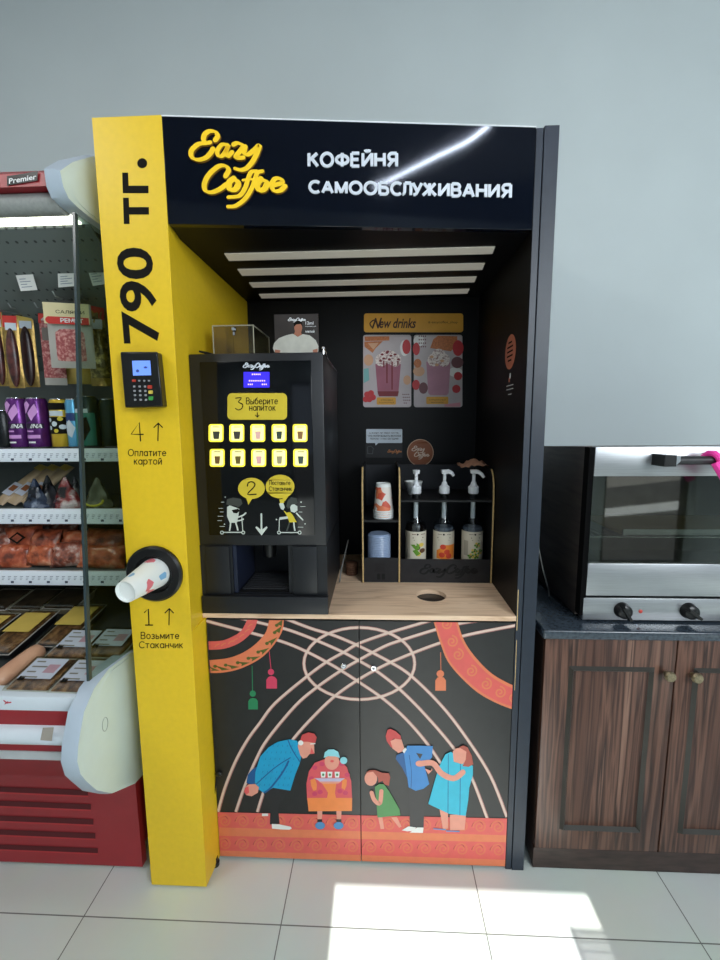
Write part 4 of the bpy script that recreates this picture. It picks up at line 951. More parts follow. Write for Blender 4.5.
def front(x0, x1, py, draw=None):
    z = PR.p(430,py).z; b = MB(); b.box(x0+rt/2, x1-rt/2, RY+.004, RY+.010, ZS+.0005, z, mat('lit black stained ply', (30,30,33), rough=.5, vary=.2, scale=40))  # black ply made lighter: the light on the front boards is in the colour
    if draw: draw(b)
    obj('front_board', b, rack)
PRF = PY(RY+.004)
def eng_left(b):
    for i,(y,w) in enumerate(((563.5,9),(567,7),(570,9))):
        for k in range(int(w/1.6)): b.dstroke(PRF,[(380+k*2-w*.5,y),(381+k*2-w*.5,y+1.6)],.7,M_engr,.0004,sm=0)
    b.drrect(PRF,377,573.5,380.4,579.5,.8,M_engr,.0004); b.drrect(PRF,381.6,573.5,385,579.5,.8,M_engr,.0004)
lfr = lambda u,v,c: (419.5+(u-50+(372 if c else 0))*57/985, 563.8+(v-50-(216 if c else 0))*13.5/270)
front(xl, xd, 558.6, eng_left); front(xd, xr, 559.8, lambda b: script(b, PRF, lfr, 2.0, M_engr, lift=.0004))
zsh = PR.p(380,520.5).z; zup = PR.p(440,500.8).z
mb = MB(); mb.box(xl+rt/2, xd-rt/2, RY+.006, RB-.006, zsh-.008, zsh, M_rack); obj('cup_shelf', mb, rack)
mb = MB(); mb.box(xl+rt/2, xr-rt/2, RB-.006, RB, ZS+.0005, min(zt1,zt3)-.005, mat('blue black ply back', (18,21,29), rough=.5)); obj('back_board', mb, rack)
BY = RY+.062
bx = [PY(BY).p(x,545).x for x in (415.6,443.4,472.0)]
mb = MB(); cuts = [xd+rt/2, (bx[0]+bx[1])/2, (bx[1]+bx[2])/2, xr-rt/2]
for i in range(3): slab_with_hole(mb, cuts[i], cuts[i+1], RY+.006, RB-.006, zup-.006, zup, bx[i], BY, .019, M_rack)
obj('neck_board', mb, rack)
mb = MB(); mb.box(xl+rt/2, xd-rt/2, RY+.010, RB-.006, ZS+.0005, ZS+.007, M_rack); mb.box(xd+rt/2, xr-rt/2, RY+.010, RB-.006, ZS+.0005, ZS+.007, M_rack); obj('base_board', mb, rack)

# syrup bottles with dosing pumps
M_bglass = glass('clear bottle glass', (230,236,238), op=.10, rough=.08, sheen=.9)
M_label = mat('cream label', (208,202,184), rough=.6, vary=.03); M_lab2 = mat('label grey print', (120,116,104), rough=.6)
M_leaf = mat('leaf green print', (92,142,40), rough=.6); M_lorange = mat('orange fruit print', (226,132,46), rough=.6); M_lred = mat('red fruit print', (204,66,44), rough=.6); M_lyel = mat('yellow flower print', (216,190,84), rough=.6); M_lbrown = mat('brown bean print', (92,60,34), rough=.6)
rb = .0385; zb = ZS+.0075
zlab1 = PY(BY-rb).p(440,532).z; zlab0 = zb+.03
zneck = zup+.012
def bottle(i, px, label, liq, draw, head):
    x = bx[i]; t = thing('syrup_bottle', label, 'bottle', (x,BY,zb), None)
    b = MB(); hs = PY(BY).p(440,519).z
    b.lathe([(rb*.9,zb),(rb,zb+.006),(rb,zlab1+.012),(rb*.93,zlab1+.028),(rb*.62,hs-.01),(.016,hs+.012),(.0145,zneck-.008),(.016,zneck-.006),(.016,zneck)], (x,BY,0), M_bglass, seg=32); obj('glass_body', b, t)
    b = MB(); top = zlab1+.014 if i else zlab1+.022
    b.lathe([(rb*.86,zb+.004),(rb*.95,zb+.010),(rb*.95,zlab1+.010),(rb*.84,top)], (x,BY,0), liq, seg=28); obj('syrup', b, t)
    b = MB(); rl = rb+.0008
    b.loft([[(x+rl*math.sin(a),BY-rl*math.cos(a),z) for a in [math.radians(-96+192*k/30) for k in range(31)]] for z in (zlab0,zlab1)], M_label, cap=False, closed=False)
    cy = Cyl(x,BY,rl,px-10.6,px+10.6,PY(BY-rb).p(440,559).z,zlab1,532,559); draw(b,cy,px); obj('label', b, t, normals=False)
    b = MB(); zc = PY(BY).p(440,493.3).z; z2 = PY(BY).p(440,485.5).z; z3 = PY(BY).p(440,472).z
    b.lathe([(.0155,zneck-.014),(.0155,zneck+.002)], (x,BY,0), M_plasticblack, seg=24)
    b.lathe([(.0185,max(zc,zneck+.002)),(.0195,zc+.004),(.0195,z2-.004),(.014,z2),(.0115,z2+.004),(.0095,z2+.012),(.0065,z2+.016)], (x,BY,0), M_whiteplastic, seg=24)
    b.tube([(x,BY,z2+.010),(x,BY,z3-.004)], .0062, M_whiteplastic, seg=12); b.tube([(x,BY,zneck),(x,BY,hs+.004)], .0088, M_whiteplastic, seg=10)
    d = Vector(head); b.loft([[Vector((x,BY,z3-.006))+Vector(q) for q in lp] for lp in ([(-.011,-.011,0),(.011,-.011,0),(.011,.011,0),(-.011,.011,0)],[(-.013,-.013,.014),(.013,-.013,.014),(.013,.013,.014),(-.013,.013,.014)])], M_whiteplastic)
    obj('pump', b, t, bevel=.001)
    b = MB(); b.tube([Vector((x,BY,z3)), Vector((x,BY,z3))+d*.014+Vector((0,0,.002)), Vector((x,BY,z3))+d*.027-Vector((0,0,.004)), Vector((x,BY,z3))+d*.036-Vector((0,0,.016))], [.0085,.008,.007,.005], M_whiteplastic, seg=10); obj('spout', b, t)
    return t
def labtext(b, cy, px, w, m=M_lab2):
    b.dstroke(cy,[(px-w,538),(px+w,538)],1.1,m,.0005,sm=0); b.dstroke(cy,[(px-w+1,540.4),(px+w-1,540.4)],.7,m,.0005,sm=0); b.dellipse(cy,(px-.4,534.6),1.0,.9,M_ink,.0005,n=10)
    for dx in (-6,-4.6,-3.2,3.2,4.6,6): b.dstroke(cy,[(px+dx,534.6),(px+dx+.8,534.6)],.6,m,.0005,sm=0)
def lab1(b,cy,px):
    b.dpoly(cy,[(px-10.3,533),(px-6.5,533),(px-6.5,558.5),(px-10.3,558.5)],mat('label side print',(168,162,146),rough=.6),.0004); labtext(b,cy,px+1.5,5,M_lbrown)
    for u,v,r in ((1,548,3),(5,545,2.6),(6,551,3),(2,554,3)): b.dellipse(cy,(px+u,v),r,r*.8,M_lbrown if (u+v)%2 else M_lyel,.0005,n=12)
    for P in ([(-6,545),(-2,544.5),(2,549.5),(-2,549)],[(-4,551),(0,549),(4,554),(0,556)],[(0,543),(3,545),(3,550),(0,548)]): b.dpoly(cy,[(px+u,v) for u,v in P],M_leaf,.0008)
def lab2(b,cy,px):
    labtext(b,cy,px-1,6); b.dpoly(cy,[(px-1,545),(px+10,545),(px+10,559),(px-8,559),(px-8,551)],M_lorange,.0004)
    for u,v in ((-2,547),(2,552),(-3,555),(4,556)): b.dellipse(cy,(px+u,v),3,2.6,M_lred,.0006,n=14)
def lab3(b,cy,px):
    b.dpoly(cy,[(px-9.5,541),(px-6,541),(px-6,556),(px-9.5,556)],mat('label side print',(168,162,146),rough=.6),.0004); labtext(b,cy,px+1,4)
    for u,v in ((3,545),(0,551),(6,552),(2,556),(-3,556)):
        for k in range(5):
            a = 2*PI*k/5+u; b.dellipse(cy,(px+u+2.2*math.cos(a),v+1.8*math.sin(a)),1.3,1.1,M_lyel if k%2 else M_leaf,.0005,n=8)
        b.dellipse(cy,(px+u,v),.9,.9,M_lbrown,.0008,n=8)
bottle(0,415.6,'syrup bottle with green leaf label and dark syrup, left of the three in the rack',mat('dark brown syrup',(20,14,12),rough=.2),lab1,(-.1,-.98,.1))
bottle(1,443.4,'syrup bottle with orange fruit label, middle of the three in the rack',mat('clear grey syrup',(92,100,112),rough=.15),lab2,(.85,-.5,.1))
bottle(2,472.0,'syrup bottle with yellow flower label, right of the three in the rack',mat('clear grey syrup',(92,100,112),rough=.15),lab3,(.95,-.3,-.1))

# paper cups, rims down, nested on the upper shelf of the rack
M_cupr = ramp_mat('orange printed cup', [(0,(222,216,208)),(.30,(222,124,84)),(.66,(206,84,62)),(.86,(222,216,208))], 44, kind='vor', rough=.5)
CY = RY+.055; cxp = PY(CY).p(383.3,505).x; zr = zsh+.0005
ztop = PY(CY).p(383.3,483).z; hcup = ztop-zr-.024
for k in range(4):
    b = MB(); z = zr+.008*k
    b.lathe([(.0385,z),(.0395,z+.003),(.0385,z+.006),(.0375,z+.0065),(.0292,z+hcup*.88),(.0272,z+hcup-.003),(.026,z+hcup),(.0245,z+hcup-.004),(.001,z+hcup-.004)], (cxp,CY,0), M_cupr, seg=32, ms=[M_cupw,M_cupw,M_cupw,M_cupr,M_cupw,M_cupw,M_cupw,M_cupw], cap=False)
    tag(obj('paper_cup', b), ['orange printed paper cup, rim only, at the bottom of the nested rack stack','orange printed paper cup, second rim up in the nested rack stack','orange printed paper cup, third rim up in the nested rack stack','orange printed paper cup on top of the nested stack in the rack'][k], 'cup', 'nested paper cups in the rack')
M_lid = mat('translucent plastic lid', (158,178,208), rough=.25, alpha=.9, vary=.04, emit=.03)
zl = ZS+.0075; zlt = PY(CY).p(380,533).z; lx = PY(CY).p(379.2,545).x; nlid = max(8,int((zlt-zl-.010)/.0062)); dz = (zlt-zl-.0105)/(nlid-1)
for k in range(nlid):
    b = MB(); z = zl+dz*k
    b.lathe([(.0425,z),(.0438,z+.002),(.0425,z+.0055),(.039,z+.0062),(.036,z+.0105),(.001,z+.0105)], (lx,CY,0), M_lid, seg=32, cap=False)
    tag(obj('cup_lid', b), 'clear plastic cup lid in the stack on the lower rack level', 'lid', 'stacked clear cup lids')
# white cup behind the first pump
wx = PY(RY+.14).p(414.5,488); b = MB()
b.lathe([(.020,zup+.0005),(.036,zup+.052),(.0345,zup+.052),(.019,zup+.003),(.001,zup+.003)], (wx.x-.004,RY+.145,0), M_cupw, seg=28, cap=False)
tag(obj('white_cup', b), 'small plain white cup behind the left pump on the rack', 'cup')
# crumpled brown paper on the rack's right shoulder
b = MB(); rnd_ = random.Random(3); g = []
pa = PY(RY+.10); L0, L1_ = pa.p(460.5,470.5), pa.p(486,463.5)
for j in range(5):
    row = []
    for i in range(10):
        u = i/9; p = L0.lerp(L1_,u); row.append(b.bm.verts.new((p.x, RY+.06+.03*j+rnd_.uniform(-.006,.006), zt3+.004+(.016*math.sin(u*3.1)+.012*u)*(1-abs(j-2)/3)+rnd_.uniform(-.004,.006))))
    g.append(row)
for j in range(4):
    for i in range(9): b.face([g[j][i],g[j][i+1],g[j+1][i+1],g[j+1][i]], mat('crumpled brown paper',(172,128,104),rough=.8,vary=.2,scale=60))
cp = obj('crumpled_paper', b, normals=False); cp.modifiers.new('thickness','SOLIDIFY').thickness = .0012
tag(cp, 'crumpled piece of brown paper lying on the top right of the rack', 'paper')
# ridged brown stack and a cable in the gap beside the machine
sc_ = at(352.5,576,z=ZS); b = MB(); pr = []
for k in range(6): pr += [(.022,.001+k*.0085),(.0245,.003+k*.0085),(.0245,.006+k*.0085),(.022,.008+k*.0085)]
b.lathe(pr+[(.001,pr[-1][1])], (sc_.x-.004,sc_.y+.02,ZS), mat('brown ridged card',(96,66,48),rough=.6,vary=.2,scale=50), seg=28)
tag(obj('sleeve_stack', b), 'low stack of brown card cup sleeves between machine and rack', 'sleeves')
b = MB(); p0 = at(340,580,z=ZS+.003); p1 = at(344.5,556,y=p0.y+.05)
b.tube(smooth_path([p0+Vector((0,-.02,0)), p0, p0+Vector((.003,.012,.03)), p1, p1+Vector((.012,.05,.05))]), .0024, mat('grey cable',(120,120,116),rough=.5))
tag(obj('machine_cable', b), 'thin grey cable rising from the worktop behind the coffee machine', 'cable')
# black cord hanging along the left cupboard door
b = MB(); pc = PY(-.006)
b.tube(smooth_path([pc.p(x,y) for x,y in ((207.6,628),(208.6,655),(211.5,690),(214,730),(216.5,768),(214.2,800),(212.2,832))]), .0016, M_plasticblack); e = pc.p(218.5,774); b.ball(e, .012, M_plasticblack, (1,.5,.8))
tag(obj('hanging_cable', b), 'thin black cord hanging between the yellow column and the left painted door', 'cable')

# ------------------------------------------------------------------ wooden counter on the right
CZ = .85; CX0, CX1 = .515, 1.75; CF = .003
cab = thing('base_cabinet', 'dark wenge base cabinet with framed doors standing right of the kiosk', 'cabinet', ((CX0+CX1)/2,.3,0))
b = MB(); b.box(CX0+.006, CX1, CF+.019, .67, .005, CZ-.032, M_wooddark); obj('carcass', b, cab)
b = MB(); b.box(CX0+.004, CX1, CF+.004, CF+.019, .004, .078, M_wooddark); obj('kickboard', b, cab)
PCB = PY(CF)
def cdoor(x0, x1, fr, knob, flip):
    b = MB(); b.box(x0, x1, CF, CF+.018, .082, CZ-.034, M_wood, bev=.002); o = obj('cabinet_door', b, cab)
    fx0, fx1, fz0, fz1 = fr; w = .016; b = MB()
    def bar(a, c):   # moulding bar with a raised triangular section
        b.loft([[(a[0][0],CF,a[0][1]),((a[0][0]+a[1][0])/2,CF-.012,(a[0][1]+a[1][1])/2),(a[1][0],CF,a[1][1])],[(c[0][0],CF,c[0][1]),((c[0][0]+c[1][0])/2,CF-.012,(c[0][1]+c[1][1])/2),(c[1][0],CF,c[1][1])]], M_mould)
    o4 = [(fx0-w,fz0-w),(fx1+w,fz0-w),(fx1+w,fz1+w),(fx0-w,fz1+w)]; i4 = [(fx0,fz0),(fx1,fz0),(fx1,fz1),(fx0,fz1)]
    for k in range(4): bar((o4[k],i4[k]),(o4[(k+1)%4],i4[(k+1)%4]))
    obj('moulding_frame', b, o)
    b = MB(); kk = PCB.p(*knob); b.lathe([(.007,0),(.007,.010),(.014,.014),(.0165,.022),(.013,.029),(.004,.031)], kk, mat('aged brass knob',(150,138,112),rough=.35,metal=.8,vary=.25,scale=200), seg=20, axis=(0,-1,0)); obj('knob', b, o)
xs_ = PCB.p(668,748).x
fx = (.612,.838,.172,.712)
cdoor(CX0+.006, xs_-.002, fx, (665.5,672.5), 0); cdoor(xs_+.002, xs_+.405, (xs_+.070,xs_+.335,.172,.712), (692,674), 1)
cdoor(xs_+.409, CX1, (xs_+.48,xs_+.75,.172,.712), (760,678), 0)
b = MB(); b.box(CX0-.006, CX1, CF-.013, .675, CZ-.030, CZ, M_counter, bev=.006, seg=3)
tag(obj('countertop', b), 'dark blue stone worktop slab lying on the dark wood cabinet', 'countertop')

# ------------------------------------------------------------------ convection oven
OX, OX2, OF, OB = .640, 1.46, .05, .47; OZ0, OZ1 = CZ+.002, 1.404
oven = thing('convection_oven', 'stainless steel convection oven with glass door standing on the stone counter', 'oven', ((OX+OX2)/2,.3,CZ))
PO = PY(OF)
def oz(py): return PO.p(650,py).z
M_oglass = glass('dark oven glass', (214,218,212), op=.09, rough=.03); M_ocav = mat('oven cavity', (96,92,84), rough=.45, metal=.4, vary=.2); M_gask = mat('black gasket', (8,8,9), rough=.9, spec=.1)
b = MB()
zd0 = oz(597); 
b.loft([[(x,OF+.03,OZ1-.04),(x,OB,OZ1-.04),(x,OB,OZ1-.020),(x,OF+.03,OZ1-.001)] for x in (OX,OX2)], M_steelside); b.box(OX, OX+.03, OF+.03, OB, OZ0+.01, OZ1-.04, M_steelside); b.box(OX2-.03, OX2, OF+.03, OB, OZ0+.01, OZ1-.04, M_steelside); b.box(OX+.03, OX2-.03, OF+.03, OB, OZ0+.01, zd0+.03, M_steelside); b.box(OX+.03, OX2-.03, OB-.03, OB, zd0+.03, OZ1-.04, M_ocav)
b.box(OX+.028, OX+.032, OF+.032, OB-.03, zd0+.03, OZ1-.04, M_ocav); b.box(OX+.03, OX2-.03, OF+.032, OB-.03, zd0+.028, zd0+.032, M_ocav)
obj('casing', b, oven)
b = MB(); b.box(OX+.0, OX+.016, OF-.001, OF+.03, OZ0+.02, OZ1-.002, M_gask); b.box(OX+.018, OX2, OF+.004, OF+.03, zd0-.003, zd0+.003, M_gask); obj('gasket', b, oven)
zg1, zg0 = oz(476), oz(563.5); dx = OX+.0155
b = MB(); b.box(dx, OX2, OF-.004, OF+.022, zg1, OZ1-.001, M_steel, bev=.002); b.box(dx, OX2, OF-.004, OF+.022, zd0+.004, zg0, M_steel, bev=.002); door_o = obj('oven_door', b, oven)
b = MB(); b.box(dx, OX2, OF, OF+.006, zg0, zg1, M_oglass); obj('door_glass', b, door_o)
ha = PY(OF-.05).p(662,460.5)
b = MB(); hz = ha.z; hx = ha.x
b.loft([[(hx,OF-.062,hz-.017),(hx,OF-.004,hz-.017),(hx,OF-.004,hz+.017),(hx,OF-.062,hz+.017)],[(hx+.03,OF-.066,hz-.016),(hx+.03,OF-.004,hz-.016),(hx+.03,OF-.004,hz+.016),(hx+.03,OF-.066,hz+.016)]], M_plasticblack)
b.loft([[(hx+.030,OF-.066,hz-.012),(hx+.030,OF-.03,hz-.012),(hx+.030,OF-.03,hz+.014),(hx+.030,OF-.066,hz+.014)],[(hx+.042,OF-.064,hz-.002),(hx+.042,OF-.034,hz-.002),(hx+.042,OF-.034,hz+.012),(hx+.042,OF-.064,hz+.012)]], M_chrome)
b.tube([(hx+.034,OF-.05,hz),(OX2-.06,OF-.05,hz)], .0125, M_plasticgrey, seg=16); b.box(OX2-.075,OX2-.045,OF-.064,OF-.004,hz-.017,hz+.017,M_plasticblack)
obj('handle', b, door_o)
b = MB(); b.box(OX+.010, OX2, OF-.002, OF+.03, OZ0+.006, zd0-.004, M_steel, bev=.002); obj('control_panel', b, oven)
def oknob(px, py, tilt):
    c = PO.p(px,py); b = MB(); r = .0235
    b.lathe([(r*1.08,.001),(r*1.08,.004),(r,.008),(r*.92,.022),(r*.7,.026),(.001,.026)], (c.x,OF-.001,c.z), M_plasticblack, seg=28, axis=(0,-1,0))
    d = Vector((math.sin(tilt),0,math.cos(tilt))); s_ = Vector((d.z,0,-d.x)); o = Vector((c.x,OF-.02,c.z))
    b.loft([[o+d*r*1.12+s_*.006,o+d*r*1.12-s_*.006,o-d*r-s_*.006,o-d*r+s_*.006],[q+Vector((0,-.016,0)) for q in (o+d*r*1.1+s_*.004,o+d*r*1.1-s_*.004,o-d*r*.9-s_*.004,o-d*r*.9+s_*.004)]], M_plasticblack)
    obj('knob', b, oven)
oknob(621.5,609.5,2.6); oknob(687.5,610,2.2); oknob(757,612,0)
b = MB(); c = PO.p(640,611); b.lathe([(.006,0),(.006,.003),(.003,.005)], (c.x,OF-.001,c.z), mat('red pilot lamp',(190,60,50),rough=.3), seg=14, axis=(0,-1,0)); obj('pilot_lamp', b, oven)
for x, y in ((OX+.04,OF+.06),(OX2-.04,OF+.06),(OX+.04,OB-.05),(OX2-.04,OB-.05)): b = MB(); b.lathe([(.014,CZ),(.014,OZ0+.012)], (x,y,0), M_plasticblack, seg=14); obj('foot', b, oven)
b = MB(); tz = oz(541)
for i in range(26): b.tube([(OX+.06+i*.027,OF+.05,tz),(OX+.06+i*.027,OB-.06,tz)], .0022, M_chrome, seg=6)
b.tube([(OX+.035,OF+.05,tz),(OX2-.035,OF+.05,tz)], .003, M_chrome, seg=6); b.tube([(OX+.035,OB-.06,tz),(OX2-.035,OB-.06,tz)], .003, M_chrome, seg=6); obj('wire_rack', b, oven)
b = MB(); b.box(OX+.15, OX2-.04, OF+.06, OB-.08, tz+.003, tz+.006, ramp_mat('golden baking mesh', [(.35,(90,80,56)),(.5,(196,170,104)),(.65,(120,104,70))], 240, rough=.4, metal=.5)); b.box(OX+.15, OX2-.04, OF+.058, OF+.062, tz+.003, tz+.022, M_steel); obj('baking_tray', b, oven)
# pink bag tied round the oven handle
M_pinkb = mat('hot pink plastic bag', (250,70,170), rough=.35, emit=.12, vary=.15, scale=30)
kx = PY(OF-.05).p(714,460).x; b = MB()
b.tube([(kx-.018+.004*i, OF-.05+.0205*math.cos(t), hz+.0205*math.sin(t)) for i, t in enumerate([2*PI*k/10 for k in range(11)])], .009, M_pinkb, seg=8)
b.tube(smooth_path([(kx-.012,OF-.074,hz-.004),(kx,OF-.082,hz-.03),(kx+.02,OF-.075,hz-.055),(kx+.03,OF-.070,hz-.075)]), [.013]*19, M_pinkb, seg=8)
for a in range(6):
    t = a*1.05; b.ball((kx+.03+.016*math.cos(t), OF-.074+.008*math.sin(t*2), hz+.002+.02*math.sin(t)), .017, M_pinkb, (1.2,.6,.8), u=10, v=6)
tag(obj('pink_bag', b), 'hot pink plastic bag knotted round the oven door handle', 'bag')
# cable between kiosk and oven
b = MB(); p0 = at(538.5,548,y=.2); b.tube(smooth_path([p0+Vector((0,.05,.06)), p0, at(543,570,y=.2), at(548,588,y=.22), at(549,596,z=CZ+.003)]), .0024, mat('grey cable',(120,120,116),rough=.5))
tag(obj('oven_cable', b), 'thin grey cable hanging behind the kiosk beside the oven', 'cable')
# ------------------------------------------------------------------ open refrigerated display on the left
FX0, FX1 = -1.85, -.78
fr = thing('display_fridge', 'red and white open refrigerated shelf display standing left of the yellow column', 'fridge', ((FX0+FX1)/2,.2,0))
M_fgrey = mat('fridge inner grey', (92,98,96), rough=.55, vary=.05); M_fdark = mat('fridge dark grey', (58,62,62), rough=.6, vary=.05)
M_lip = mat('shelf price rail', (222,229,238), rough=.4, vary=.02); M_fglass = glass('green tinted end glass', (222,230,222), op=.02, sheen=.10); M_gedge = mat('dark glass edge', (52,66,70), rough=.25)
M_tube = mat('fridge lamp', (236,242,224), emit=5.0, emit_rgb=(244,246,226), vary=.01); M_roll = mat('grey night blind roll', (150,154,152), rough=.55, vary=.08, scale=120)
M_slot = mat('vent slot shade', (84,18,24), rough=.7); M_pale = mat('pale grey trim', (186,190,192), rough=.4)  # vent slots are drawn flat: their groove shade is a darker red
m = bpy.data.materials.new('perforated grey panel'); m.use_nodes = True; MATS['perf'] = m
nt = m.node_tree; N = nt.nodes; L = nt.links; bs = N['Principled BSDF']; geo = N.new('ShaderNodeNewGeometry'); vo = N.new('ShaderNodeTexVoronoi'); vo.inputs['Scale'].default_value = 36; vo.inputs['Randomness'].default_value = 0.0
L.new(geo.outputs['Position'], vo.inputs['Vector']); rp = N.new('ShaderNodeValToRGB'); rp.color_ramp.elements[0].position = .17; rp.color_ramp.elements[0].color = lin((44,48,48)); rp.color_ramp.elements[1].position = .22; rp.color_ramp.elements[1].color = lin((104,112,110))
L.new(vo.outputs['Distance'], rp.inputs['Fac']); L.new(rp.outputs['Color'], bs.inputs['Base Color']); bs.inputs['Roughness'].default_value = .5
M_perf = m
def xbox(b, y0, y1, z0, z1, mt, x0=FX0+.04, x1=FX1-.035, bev=0.0): b.box(x0, x1, y0, y1, z0, z1, mt, bev=bev)
def zy(py, y): return PY(y).p(0,py).z
# carcass
b = MB(); xbox(b, .47, .66, .03, 2.2, M_fdark); xbox(b, .08, .47, 2.10, 2.2, M_fdark); xbox(b, -.03, .47, .03, .62, M_red)
obj('carcass', b, fr)
b = MB(); b.loft([[(x,.46,.62),(x,.468,.62),(x,.468,2.08),(x,.46,2.08)] for x in (FX0+.04,FX1-.006)], M_fgrey); obj('rear_liner', b, fr)

b = MB(); b.loft([[(x,-.18,.688),(x,.46,.823),(x,.46,.80),(x,-.18,.665)] for x in (FX0+.04,FX1-.006)], M_fdark); obj('well_floor', b, fr)
# front: lip, red band, rounded bumper, pale strip, apron with vents
yn = -.205; z = {p: zy(p,yn) for p in (696,710,724,741,750,758)}
b = MB(); xbox(b, yn-.002, -.155, z[710], z[696], M_bluewhite, bev=.004); obj('front_lip', b, fr)
mbt = b = MB(); PLIP = PY(yn-.003); b.dstroke(PLIP,[(4,700.6),(7,703),(11,702.2)],1.2,mat('red mark',(196,40,60),rough=.5),.0004,sm=0); b.dstroke(PLIP,[(5,704),(8,701.6)],.9,mat('red mark',(196,40,60),rough=.5),.0004,sm=0); obj('red_mark', b, fr)
b = MB()
prof = [(yn,z[710]),(yn,z[758]),(yn+.06,z[758]-.07),(-.06,.36),(-.046,.33),(-.046,.012),(-.02,.012),(-.02,.6),(-.15,z[710])]
b.loft([[(x,y,zz) for y,zz in prof] for x in (FX0+.04,FX1-.006)], M_red)
PFR = PY(-.0465)
for y0, y1, xe in ((786,791,88),(800,805,91),(815,820,93.5),(829,834,95.5),(844,848.5,98)):
    b.dpoly(PFR,[(-160,y0-6),(xe,y0+4),(xe,y1+4.5),(-160,y1-6)],M_slot,.0006); b.dpoly(PFR,[(-160,y1-6),(xe,y1+4.5),(xe,y1+6),(-160,y1-4.5)],mat('louvre lip highlight',(176,44,50),rough=.4),.0008)  # lip highlight painted as a lighter red strip below each slot
obj('front_apron', b, fr)
b = MB(); hb = (z[724]-z[741])/2; zc = (z[724]+z[741])/2
b.loft([[(x,yn+.002,zc-hb),(x,yn-.014,zc-hb*.9),(x,yn-.026,zc-hb*.5),(x,yn-.030,zc),(x,yn-.026,zc+hb*.5),(x,yn-.014,zc+hb*.9),(x,yn+.002,zc+hb)] for x in (FX0+.04,FX1-.036)], M_bluewhite, smooth=True)
PB_ = PY(yn-.031); b.dpoly(PB_,[(43,727.6),(54,727.2),(52,741),(40.5,740)],mat('torn brown tape',(168,160,150),rough=.7),.0006)
obj('bumper_rail', b, fr)
b = MB(); xbox(b, yn-.003, yn+.004, z[758], z[750], M_pale, x1=FX1-.036); obj('trim_strip', b, fr)
M_capband = mat('off white rim with daylight blue', (176,190,204), rough=.4, vary=.02)  # same off-white moulding; the rim's bluish daylight is put into its colour
# moulded end caps
def endcap(name, outer, inner, x_in=-.824, x_mid=-.800):
    b = MB(); b.loft([[(x,y,zz) for y,zz in lp] for x,lp in ((x_in,outer),(x_mid,outer),(x_mid+.016,[(o[0]*.75+i[0]*.25,o[1]*.75+i[1]*.25) for o,i in zip(outer,inner)]),(FX1-.003,inner),(FX1,[(i[0]*.97+.004,i[1]) for i in inner]))], M_offwhite)
    for f in b.bm.faces:
        if f.calc_center_median().x < x_mid+.012: f.material_index = b.mi(M_capband)
    return b
lo = [(-.258,.529),(-.276,.563),(-.284,.609),(-.274,.652),(-.243,.721),(-.195,.758),(-.125,.776),(-.01,.764),(.06,.735),(.06,.30),(-.05,.325),(-.16,.395),(-.222,.465)]
li = [(-.246,.522),(-.260,.565),(-.262,.600),(-.249,.644),(-.221,.705),(-.182,.744),(-.125,.762),(-.031,.752),(.06,.715),(.06,.31),(-.05,.335),(-.158,.405),(-.212,.465)]
b = endcap('end_cap', lo, li); ec = obj('end_cap', b, fr)
b = MB(); cx = Vector((FX1+.0006,-.168,.628)); ring_ = [(cx.x, cx.y+.012*math.cos(t), cx.z+.020*math.sin(t)) for t in [2*PI*i/24 for i in range(24)]]
b.tube(ring_, .0009, mat('pressed line',(150,162,158),rough=.5), seg=5, closed=True); obj('plug_cover', b, ec)
uo = [(-.135,2.115),(-.08,2.165),(.02,2.235),(.15,2.26),(.25,2.2),(.2,2.05),(.0,2.045),(-.05,2.046),(-.09,2.049),(-.118,2.055),(-.132,2.075)]
ui = [(-.130,2.094),(-.09,2.14),(-.03,2.192),(.12,2.23),(.2,2.18),(.15,2.06),(.0,2.056),(-.025,2.056),(-.057,2.058),(-.09,2.064),(-.113,2.08)]
obj('end_cap', endcap('end_cap', uo, ui), fr)
# far end wall
b = MB(); b.loft([[(x,y,zz) for y,zz in ((-.10,2.12),(-.141,1.547),(-.215,.79),(-.24,.6),(-.045,.33),(-.045,.012),(.66,.012),(.66,2.2),(.05,2.2))] for x in (FX0,FX0+.04)], M_offwhite); obj('side_wall', b, fr)
# glass end wall
b = MB(); ge = [(-.092,2.03),(-.141,1.547),(-.207,.79),(.44,.72),(.44,2.03)]
b.loft([[(x,y,zz) for y,zz in ge] for x in (-.7855,-.7815)], M_fglass); gl = obj('end_glass', b, fr)
b = MB(); b.loft([[(x,ge[0][0]-.006,ge[0][1]),(x,ge[0][0]+.006,ge[0][1]),(x,ge[1][0]+.006,ge[1][1]),(x,ge[2][0]+.006,ge[2][1]),(x,ge[2][0]-.006,ge[2][1]),(x,ge[1][0]-.006,ge[1][1])] for x in (-.787,-.780)], M_gedge); obj('glass_edge', b, gl)
# canopy: red fascia with name plate, blind roll, lamp
yc = -.118
zt, zm = zy(173.5,yc), zy(187.5,yc)
b = MB(); b.loft([[(x,yc,zm),(x,yc+.03,zm),(x,yc+.10,zt+.03),(x,yc+.03,zt+.02),(x,yc+.003,zt)] for x in (FX0+.04,FX1-.05)], M_red); fas = obj('canopy_fascia', b, fr)
PFA = PY(yc-.0005); b = MB(); b.dpoly(PFA,[(7.5,176.6),(38,171.4),(38,180.8),(7.5,186)],M_plasticblack,.0006,.001); b.dtext(PY(yc-.0021),'Premier',[(9,184.0),(36.4,179.3),(36.4,174),(9,178.6)],M_white,bold=.02,lift=.0004); obj('name_plate', b, fas)
b = MB(); zr_ = zy(199,yc+.01); b.tube([(FX0+.04,yc+.045,zr_),(FX1-.045,yc+.045,zr_)], .027, M_roll, seg=24); obj('blind_roll', b, fr)
zl0, zl1 = zy(228,-.03), zy(214,-.03)

